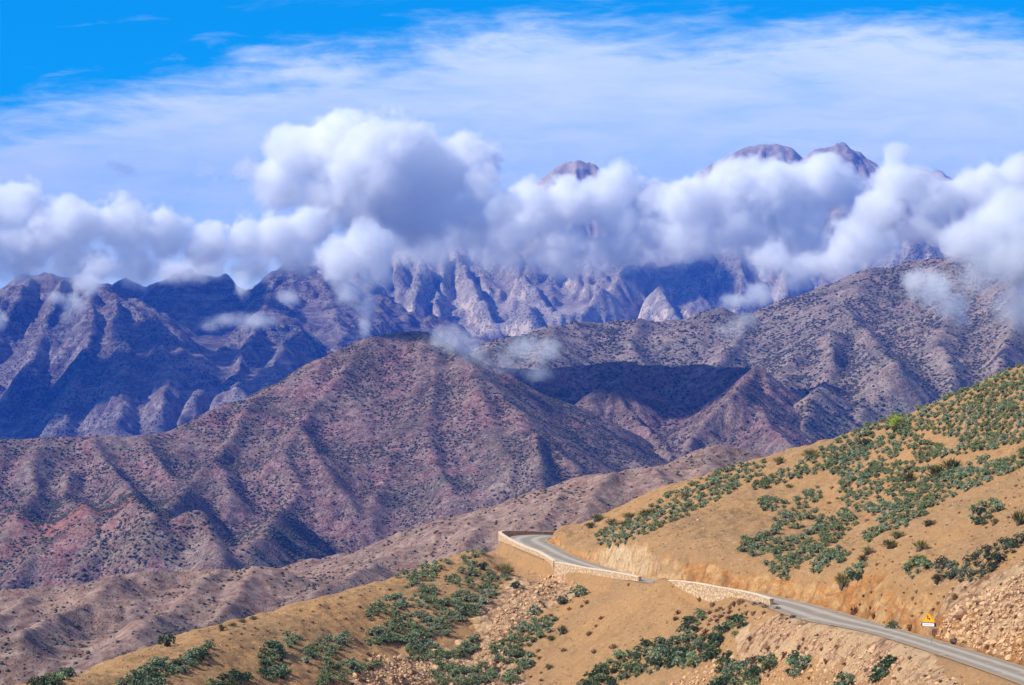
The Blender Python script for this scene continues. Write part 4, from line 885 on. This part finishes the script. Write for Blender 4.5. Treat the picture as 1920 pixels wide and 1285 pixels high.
if extra: merged('cushion', 'undergrowth', extra, 'small dry brown plants dotted over the upper slope', 'undergrowth')

# rocks
for px, py, r_, lab in [(862, 1202, 13, 'large pale squarish boulder in the lower shrub patches'), (1639, 1214, 14, 'tall orange boulder with deep shadow below the road'), (645, 1272, 9, 'left one of two pale rounded boulders on the bottom edge'), (664, 1266, 9, 'right one of two pale rounded boulders on the bottom edge'),
    (1035, 1078, 9, 'topmost boulder of the scree under the wall joint'), (1043, 1092, 8, 'pale boulder on the scree below the wall joint'), (938, 1142, 8, 'pink rounded boulder on the left edge of the scree'), (1480, 1187, 7, 'pale block on the stony shoulder below the road'), (1880, 1118, 9, 'pale boulder on top of the boulder slope'),
    (1755, 1180, 13, 'cracked boulder beside the warning sign'), (1800, 1145, 15, 'broad boulder heading the boulder slope'), (1815, 1165, 12, 'tilted slab right of the cracked boulder'), (1309, 974, 5, 'small white stone on the bare orange slope'), (1053, 999, 6, 'pale stone lying on the far wall of the bend')]:
    h = hit(px, py + r_ * .3)
    if h:
        if 'far wall' in lab: h = P(1053, 1001, 444.5)
        plant('rock', 'boulder' if r_ > 7 else 'stone', h, r_ * h[1] / F / .85, lab, 'rock', sink=.1, flat=.85)
RZ = [('pinkish stone in the scree below the outer wall', [(925, 1160), (960, 1120), (1010, 1080), (1045, 1078), (1090, 1098), (1060, 1110), (1020, 1130), (975, 1190), (960, 1230), (900, 1290), (870, 1290), (900, 1220)], 9, 6, 4.2),
 ('tan stone on the stony ground on the bottom edge', [(660, 1290), (700, 1225), (780, 1240), (900, 1240), (930, 1290)], 11, 7, 5),
 ('pale stone on the stony shoulder below the road', [(1410, 1160), (1440, 1150), (1480, 1170), (1560, 1185), (1640, 1200), (1620, 1215), (1500, 1205), (1440, 1190)], 9, 6, 3.4),
 ('tan rock on the rough ground below the road', [(1250, 1290), (1330, 1240), (1400, 1225), (1500, 1210), (1650, 1215), (1780, 1265), (1820, 1290)], 14, 9, 5.5),
 ('pinkish rock on the boulder slope right of the sign', [(1760, 1195), (1775, 1150), (1810, 1125), (1870, 1100), (1920, 1070), (1920, 1240), (1850, 1222)], 12, 8, 7)]
pool = []
for k, (lab, poly, dx, dy, r_) in enumerate(RZ):
    for q in darts(poly, dx, dy, seed=80 + k):
        h = hit(*q)
        if h: pool.append((r_ * R_.uniform(.5, 1.35), fit(lab, where(q[0], q[1], poly)), h))
pool.sort(key=lambda c: -c[0]); print('rocks', len(pool), 'cushions', n_c, len(extra))
for r_, lab, h in pool[:284]: plant('rock', 'rock', h, r_ * h[1] / F / .85, lab, 'rock', 'rocks: ' + lab.split(' ', 2)[2].rsplit(' at ', 1)[0], sink=.15, flat=.8)
small = [(*h, r_ * h[1] / F / .85, .8) for r_, lab, h in pool[284:]]
for k, (lab, poly, dx, dy, r_) in enumerate(RZ):
    for q in darts(poly, dx * .36, dy * .36, seed=90 + k, keep=.9):
        h = hit(*q)
        if h: small.append((*h, r_ * R_.uniform(.14, .62) * h[1] / F / .85, .8))
merged('rock', 'rubble', small, 'small loose stones strewn over the scree and rough ground', 'rubble')

# warning sign on the right of the road
h = hit(1741, 1186); sg = bpy.data.objects.new('road_sign', None); COL.objects.link(sg); D = 236.0
x0, y0_, zg = h; base = P(1741, 1186, D); zg = float(ground(base[0], D)[0]); sg.location = (base[0], D, zg); sg.rotation_euler = (0, 0, math.radians(-32)); sg.scale = (1.15, 1, 1)
u = D / F
def flat_mat(name, col, rough=.5):
    m, t, b = new_mat(name); p, _ = geo(t); t.l.new(t.mix(t.math('MULTIPLY', t.ss(t.noise(p, 9, 4), .45, .75), .25), col, tuple(v * .7 for v in col)), b.inputs['Base Color']); b.inputs['Roughness'].default_value = rough; return m
M_yel = flat_mat('yellow sign face', (.86, .42, .012)); M_red = flat_mat('orange red sign border', (.62, .16, .03)); M_blk = flat_mat('black sign paint', (.015, .013, .012)); M_wht = flat_mat('white sign plate', (.80, .78, .76)); M_met = flat_mat('galvanised post', (.30, .29, .27))
def prism(name, pts, y0, y1, mat, parent):
    n = len(pts); V = [(x, y0, z) for x, z in pts] + [(x, y1, z) for x, z in pts]
    import bmesh
    bm = bmesh.new(); vs_ = [bm.verts.new(v) for v in V]; bm.faces.new(vs_[:n]); bm.faces.new(vs_[n:][::-1])
    for i in range(n): bm.faces.new((vs_[i], vs_[n + i], vs_[n + (i + 1) % n], vs_[(i + 1) % n]))
    bmesh.ops.recalc_face_normals(bm, faces=bm.faces); me = bpy.data.meshes.new(name); bm.to_mesh(me); bm.free(); me.materials.append(mat)
    o = bpy.data.objects.new(name, me); COL.objects.link(o); o.parent = parent; return o
zz = lambda py: P(0, py, D)[2] - zg
xx = lambda px: (px - 1741) * u
def tri(cx, cy, w, hh, rr=1.6):
    c = [(cx - w / 2, cy + hh / 2), (cx + w / 2, cy + hh / 2), (cx, cy - hh / 2)]; out = []
    for i in range(3):
        a = np.array(c[i]); p_ = np.array(c[i - 1]); n_ = np.array(c[(i + 1) % 3]); d1 = (p_ - a) / np.linalg.norm(p_ - a); d2 = (n_ - a) / np.linalg.norm(n_ - a)
        for s_ in (0, .5, 1): q = a + (d1 * (1 - s_) + d2 * s_) * rr; out.append((xx(q[0]), zz(q[1])))
    return out
bd = prism('sign_border', tri(1741.5, 1157.6, 26, 19.5), -.012, .012, M_red, sg)
fc = prism('sign_face', tri(1741.5, 1158.1, 23.4, 17.0), -.020, -.013, M_yel, sg)
sy = [(1739.2, 1155.8), (1740.6, 1155.8), (1740.6, 1159.4), (1743.9, 1158.8), (1743.9, 1163.2), (1742.5, 1163.2), (1742.5, 1160.5), (1739.2, 1161.2)]
prism('bend_arrow', [(xx(a), zz(c_)) for a, c_ in sy], -.027, -.021, M_blk, sg)
prism('arrow_tip', [(xx(1738.2), zz(1156.2)), (xx(1741.6), zz(1156.2)), (xx(1739.9), zz(1153.4))], -.027, -.021, M_blk, sg)
def rrect(x0, x1, y0, y1, r):
    out = []
    for cx, cy, a0 in ((x1 - r, y1 - r, 0), (x0 + r, y1 - r, 90), (x0 + r, y0 + r, 180), (x1 - r, y0 + r, 270)):
        for k in range(4): a = math.radians(a0 + k * 30); out.append((xx(cx + r * math.cos(a)), zz(cy + r * math.sin(a))))
    return out
prism('plate_frame', rrect(1728.4, 1754.4, 1167.9, 1175.0, 1.6), -.012, .012, M_blk, sg)
pl = prism('white_plate', rrect(1730.3, 1751.0, 1168.6, 1174.4, 1.0), -.020, -.013, M_wht, sg)
M_gr = flat_mat('faded sign lettering', (.42, .40, .42))
prism('faded_lettering', [(xx(1734), zz(1170.9)), (xx(1748), zz(1170.9)), (xx(1748), zz(1172.1)), (xx(1734), zz(1172.1))], -.024, -.021, M_gr, pl)
for px_ in (1752.6,):
    V = []; Fq = []
    for k, z_ in enumerate((-.3, zz(1152))):
        for j in range(8): V.append((xx(1746) + .03 * math.cos(j * .785), .045 + .03 * math.sin(j * .785), z_))
    for j in range(8): Fq.append((j, (j + 1) % 8, 8 + (j + 1) % 8, 8 + j))
    raw_mesh('post', V, Fq, M_met, sg, smooth=True)
tag(sg, 'yellow triangular bend warning sign with white plate beside the road', 'road sign')

# loose pebbles and dry grass over the whole near slope
def sprinkle(n, seed, dens_seed, lim):
    r = np.random.default_rng(seed); y = 175 + (455 - 175) * r.random(n) ** .8; x = r.uniform(-.2, .2, n) * y; ok = fbm(x / 9, y / 9, 3, dens_seed) > lim; x, y = x[ok], y[ok]
    d = np.min(np.hypot(x[:, None] - RD[None, :, 0], y[:, None] - RD[None, :, 1]), 1); k = d > 2.8; x, y = x[k], y[k]; return x, y, ground(x, y), r
x, y, z, r = sprinkle(16000, 5, 7, -.05); merged('rock', 'pebbles', [(a, b_, c_, s, .8) for a, b_, c_, s in zip(x, y, z, .04 + .14 * r.random(len(x)) ** 3)][:5200], 'small stones lying loose on the ochre slopes', 'pebbles')
x, y, z, r = sprinkle(14000, 6, 17, .02)
V0 = []; F0 = []; off = 0
for a, b_, c_ in list(zip(x, y, z))[:4200]:
    bs = np.zeros((9, 3)); ds = r.normal(size=(9, 3)) * [.5, .5, .1] + [0, 0, .7]; V, Fc = blades(9, r, bs, ds, .22, .02, .2); V0.append(V + [a, b_, c_]); F0.append(Fc + off); off += len(V)
M_straw = leaf_mat('dry straw', (.20, .13, .055), (.36, .26, .11), 3)
tag(raw_mesh('dry_grass', np.concatenate(V0), np.concatenate(F0), M_straw), 'thin dry grass tufts over the ochre slopes', 'grass', kind='stuff')

# ---------------------------------------------------------------- clouds: volumes whose density field is computed by nodes
mc = bpy.data.materials.new('cloud vapour'); mc.use_nodes = True; tm = NT(mc.node_tree); tm.n.clear()
_o = tm.n.new('ShaderNodeOutputMaterial'); pv = tm.n.new('ShaderNodeVolumePrincipled'); tm.l.new(pv.outputs[0], _o.inputs['Volume'])
pv.inputs['Color'].default_value = (1, 1, 1, 1); pv.inputs['Anisotropy'].default_value = 0
pv.inputs['Density Attribute'].default_value = ''
_a = tm.n.new('ShaderNodeAttribute'); _a.attribute_name = 'density'; tm.l.new(tm.math('MULTIPLY', _a.outputs['Fac'], CLOUD_K), pv.inputs['Density'])

def cloud(puffs, D, label, vox=7, seed=0, amp=1.0, thick=1.0, sharp=.10, nscale=None, dens=1.0, kind_=None, depth=.8, stretch=(1, 1, 1)):
    """puffs: (px, py, rx, ry[, dD]) in photo pixels, turned into ellipsoids of real size at distance D"""
    E = []
    for q in puffs:
        px, py, rx, ry = q[:4]; d = D + (q[4] if len(q) > 4 else 0)
        E.append((P(px, py, d), (rx * d / F, max(rx, ry) * depth * d / F, ry * d / F)))
    pad = 1.35
    lo = [min(c[i] - r[i] * pad for c, r in E) for i in range(3)]; hi = [max(c[i] + r[i] * pad for c, r in E) for i in range(3)]
    ctr = [(a + b) / 2 for a, b in zip(lo, hi)]
    vd = bpy.data.volumes.new('cloud'); o = bpy.data.objects.new('cloud', vd); COL.objects.link(o); o.location = ctr
    ng = bpy.data.node_groups.new('cloud field', 'GeometryNodeTree'); ng.interface.new_socket('Geometry', in_out='INPUT', socket_type='NodeSocketGeometry'); ng.interface.new_socket('Geometry', in_out='OUTPUT', socket_type='NodeSocketGeometry')
    t = NT(ng); go = t.n.new('NodeGroupOutput'); pos = t.n.new('GeometryNodeInputPosition').outputs[0]
    R = sum(max(r[0], r[2]) for c, r in E) / len(E); ns = nscale or R * 1.1
    off = t.vmath('ADD', pos, (seed * 531.7, seed * 117.3, seed * 37.1))
    # billowy noise (inverted cells) plus finer wisps
    b1 = t.noise(t.scalev(off, stretch), 1 / ns, 2, .5); b2 = t.noise(off, 2.6 / ns, 7, .66, .6)
    v1 = t.voro(t.vmath('ADD', off, t.scalev(t.noise(off, 2.0 / ns, 2, .5, 0, 1), (ns * .5,) * 3)), 1.7 / ns); v2 = t.voro(t.vmath('ADD', off, t.scalev(t.noise(off, 5.0 / ns, 2, .5, 0, 1), (ns * .2,) * 3)), 4.2 / ns); v3 = t.voro(off, 9.5 / ns)
    f = None
    for c, r in E:
        d = t.vmath('DIVIDE', t.vmath('SUBTRACT', pos, tuple(a - b for a, b in zip(c, ctr))), r)
        ln = t.n.new('ShaderNodeVectorMath'); ln.operation = 'LENGTH'; t.l.new(d, ln.inputs[0])
        g = t.math('SUBTRACT', 1.0, ln.outputs['Value'])
        if f is None: f = g
        else:
            nd = t.n.new('ShaderNodeMath'); nd.operation = 'SMOOTH_MAX'; t.put(nd.inputs[0], f); t.put(nd.inputs[1], g); nd.inputs[2].default_value = .12; f = nd.outputs[0]
    f = t.math('MINIMUM', f, .62)
    f = t.math('ADD', f, t.math('MULTIPLY', t.math('SUBTRACT', b1, .5), .75 * amp))
    f = t.math('ADD', f, t.math('MULTIPLY', t.math('SUBTRACT', b2, .5), .55 * amp))
    f = t.math('ADD', f, t.math('MULTIPLY', t.math('SUBTRACT', .42, v1), .45 * amp))
    f = t.math('ADD', f, t.math('MULTIPLY', t.math('SUBTRACT', .42, v2), .34 * amp))
    f = t.math('ADD', f, t.math('MULTIPLY', t.math('SUBTRACT', .42, v3), .15 * amp))
    sz_ = t.n.new('ShaderNodeSeparateXYZ'); t.l.new(pos, sz_.inputs[0])
    up_ = t.ss(sz_.outputs[2], -(hi[2] - lo[2]) * .32, (hi[2] - lo[2]) * .22)      # tops are crisp, undersides dissolve
    rng_ = t.lin(up_, 0, 1, sharp * 9, sharp * 2.4)
    q_ = t.math('DIVIDE', t.math('SUBTRACT', f, .01), rng_, clamp=True)
    q_ = t.math('MULTIPLY', q_, t.math('MULTIPLY', q_, t.math('SUBTRACT', 3.0, t.math('MULTIPLY', q_, 2.0))))
    dn = t.math('MULTIPLY', q_, dens)
    vc = t.n.new('GeometryNodeVolumeCube'); t.l.new(dn, vc.inputs['Density'])
    vc.inputs['Min'].default_value = tuple(a - b for a, b in zip(lo, ctr)); vc.inputs['Max'].default_value = tuple(a - b for a, b in zip(hi, ctr))
    for i, ax in enumerate('XYZ'): vc.inputs['Resolution ' + ax].default_value = max(8, int((hi[i] - lo[i]) / vox))
    sm = t.n.new('GeometryNodeSetMaterial'); t.l.new(vc.outputs[0], sm.inputs[0]); sm.inputs['Material'].default_value = mc; t.l.new(sm.outputs[0], go.inputs[0])
    vd.materials.append(mc); md = o.modifiers.new('field', 'NODES'); md.node_group = ng
    return tag(o, label, 'cloud')
cloud([(560, 290, 82, 72), (640, 287, 110, 85), (720, 325, 130, 110, -60), (810, 335, 105, 95), (872, 318, 74, 88), (775, 410, 110, 80), (890, 405, 85, 75), (620, 372, 100, 66), (530, 345, 70, 66), (700, 400, 100, 70)], 5600, 'large white cumulus cloud towering over the mountains', seed=1, vox=3.6, amp=.8)
cloud([(30, 395, 70, 60), (120, 435, 95, 75), (230, 430, 75, 65), (310, 445, 65, 60), (40, 480, 95, 75), (150, 495, 95, 60), (250, 500, 75, 55), (-60, 430, 80, 80), (370, 470, 60, 50)], 5200, 'long grey white cloud bank lying along the left mountains', seed=2, vox=3.6, amp=.85)
cloud([(400, 460, 60, 50), (455, 455, 60, 55), (520, 450, 65, 55), (580, 430, 65, 50), (560, 480, 60, 50), (380, 500, 60, 40), (470, 505, 60, 35), (330, 510, 60, 30)], 5350, 'low grey cloud ridge between the left bank and the tall cumulus', seed=3, vox=3.6, amp=.85)
cloud([(690, 460, 60, 60), (640, 490, 60, 60), (700, 510, 50, 50), (660, 545, 42, 45), (690, 575, 32, 40), (685, 610, 18, 30)], 5000, 'white cloud column hanging down in front of the cliffs', seed=4, vox=4, amp=.8, dens=.8)
cloud([(900, 440, 70, 50), (1000, 400, 75, 70), (1075, 384, 88, 64), (1165, 352, 58, 50), (1150, 410, 70, 60), (950, 450, 70, 55), (1060, 460, 90, 60), (1160, 465, 80, 55), (1240, 440, 70, 60), (1232, 380, 66, 44), (1000, 490, 60, 30), (1060, 500, 60, 40)], 5900, 'white billowing cloud below the pointed summit', seed=5, vox=3.6, amp=.85)
cloud([(1290, 385, 80, 62), (1380, 360, 90, 68), (1450, 350, 100, 74), (1540, 350, 88, 66), (1500, 330, 50, 34), (1600, 370, 60, 55), (1300, 440, 80, 60), (1400, 430, 90, 70), (1500, 430, 90, 70)], 5700, 'bright white cloud below the flat topped summit', seed=6, vox=3.6, amp=.8)
cloud([(1450, 500, 60, 50), (1430, 550, 55, 35), (1500, 510, 70, 50), (1570, 500, 70, 50), (1380, 565, 50, 22), (1620, 450, 80, 60)], 5000, 'ragged cloud spilling down onto the pale cliffs', seed=7, vox=3.6, amp=1.0, dens=.7)
cloud([(1690, 345, 70, 55), (1685, 290, 36, 34), (1650, 400, 80, 60), (1760, 380, 85, 70), (1840, 360, 80, 60), (1740, 430, 90, 45), (1840, 430, 80, 60), (1920, 330, 70, 50)], 4600, 'dull grey cloud mass covering the right summits', seed=8, vox=3.6, amp=.85)
cloud([(1900, 410, 100, 85), (1885, 490, 110, 80), (1930, 565, 125, 75), (2000, 480, 120, 120), (1835, 530, 70, 55), (1810, 455, 75, 50)], 3300, 'pale fog bank at the right edge over the shrubby mountain', seed=9, vox=4, amp=.8, sharp=.16, dens=.9)
cloud([(1750, 545, 55, 42), (1785, 575, 50, 38), (1720, 530, 38, 28), (1800, 600, 28, 22)], 3200, 'small pale cloud drifting in front of the shrubby mountain', seed=10, vox=3.5, amp=1.0, dens=.8)
cloud([(190, 500, 38, 32), (165, 535, 40, 34), (140, 570, 36, 30), (110, 560, 30, 18), (125, 595, 20, 18)], 4700, 'upright wisp of cloud before the left ridge', seed=11, vox=4, amp=1.1, dens=.6)
cloud([(430, 600, 52, 20), (480, 602, 60, 20), (395, 612, 30, 14), (455, 540, 22, 34), (540, 560, 34, 20)], 4700, 'flat shred of cloud over the blue valley', seed=12, vox=4, amp=1.1, dens=.55)
cloud([(850, 640, 50, 36), (890, 665, 46, 34), (930, 685, 60, 34), (1000, 660, 70, 34), (1010, 700, 50, 20)], 2620, 'thin mist trailing over the shoulder of the brown mountain', seed=13, vox=2.2, amp=1.3, dens=.42)
cloud([(240, 320, 36, 18), (215, 310, 22, 12)], 5600, 'small grey scrap of cloud left of the cumulus', seed=14, vox=4, amp=1.2, dens=.18)
cloud([(385, 320, 24, 20), (400, 340, 18, 16)], 5600, 'tiny grey scrap of cloud nearer the cumulus', seed=15, vox=4, amp=1.2, dens=.18)
cloud([(465, 320, 36, 26), (480, 350, 30, 28)], 5500, 'torn grey cloud fringe beside the cumulus', seed=16, vox=4, amp=1.2, dens=.35)
cloud([(1370, 620, 44, 26), (1400, 600, 30, 20)], 3300, 'faint mist patch on the crest of the grey hill', seed=17, vox=3, amp=1.3, dens=.3)
cloud([(0, 605, 26, 26), (-20, 600, 30, 30)], 4700, 'small white puff at the left edge', seed=18, vox=4, amp=1.0, dens=.6)
cloud([(520, 490, 110, 36), (660, 480, 120, 44), (800, 470, 130, 60), (930, 480, 120, 50), (1080, 490, 120, 50), (1230, 470, 120, 45), (1380, 460, 120, 50), (1520, 480, 120, 60), (1640, 470, 100, 50)], 6350, 'thin grey cloud veil hanging across the upper cliffs', seed=20, vox=7, amp=1.0, dens=.16)
cloud([(940, 400, 50, 60), (905, 350, 40, 50), (860, 450, 60, 40), (820, 470, 50, 30), (960, 440, 60, 40)], 5500, 'grey cloud filling the gap right of the tall cumulus', seed=21, vox=3.6, amp=1.0, dens=.5)
# unseen clouds added beyond the frame sunward to cast shadow on the slopes
def shade_cloud(px, py, D, height, rx, ry, label, seed):
    x, y, z = P(px, py, D); tt = (height - z) / sd.z; x += sd.x * tt; y += sd.y * tt
    f_ = F / y; cloud([(960 + x * f_ - rx * f_ * .4, 642.5 - height * f_, rx * f_ * .8, 45 * f_), (960 + x * f_ + rx * f_ * .4, 642.5 - height * f_, rx * f_ * .8, 40 * f_)], y, label, vox=14, seed=seed, amp=.3, sharp=.03, dens=2.5, depth=ry / (rx * .8))
shade_cloud(1130, 700, 3050, 900, 215, 100, 'long flat unseen cloud added above the frame to shade the dark bowl', 31)
shade_cloud(340, 590, 6500, 1500, 260, 420, 'broad unseen cloud added above the frame to shade the far left valley', 32)
shade_cloud(790, 640, 2790, 1000, 45, 45, 'small unseen cloud added above the frame to shade the brown summit', 33)
shade_cloud(1300, 545, 8000, 1700, 150, 200, 'broad unseen cloud added above the frame to shade the pale cliffs', 34)
shade_cloud(120, 720, 5400, 1350, 300, 220, 'unseen cloud added above the frame to shade the foot of the far range', 35)
shade_cloud(480, 690, 5700, 1300, 200, 170, 'unseen cloud added above the frame to shade the right end of the far range', 36)

# ---------------------------------------------------------------- blue air
def haze(dens=HAZE_D, col=HAZE_C):
    x0, x1, y0, y1, z0, z1 = -6000, 6500, -400, 12500, -1100, 800
    V = [(x, y, z) for x in (x0, x1) for y in (y0, y1) for z in (z0, z1)]
    Fq = [(0, 1, 3, 2), (4, 6, 7, 5), (0, 4, 5, 1), (2, 3, 7, 6), (0, 2, 6, 4), (1, 5, 7, 3)]
    m = bpy.data.materials.new('air'); m.use_nodes = True; t = NT(m.node_tree); t.n.clear()
    o_ = t.n.new('ShaderNodeOutputMaterial'); v = t.n.new('ShaderNodeVolumePrincipled'); t.l.new(v.outputs[0], o_.inputs['Volume'])
    v.inputs['Color'].default_value = (*col, 1); v.inputs['Density'].default_value = dens; v.inputs['Anisotropy'].default_value = 0
    o = raw_mesh('haze', V, Fq, m); tag(o, 'thin blue air between the hills', 'haze', kind='stuff')
haze()
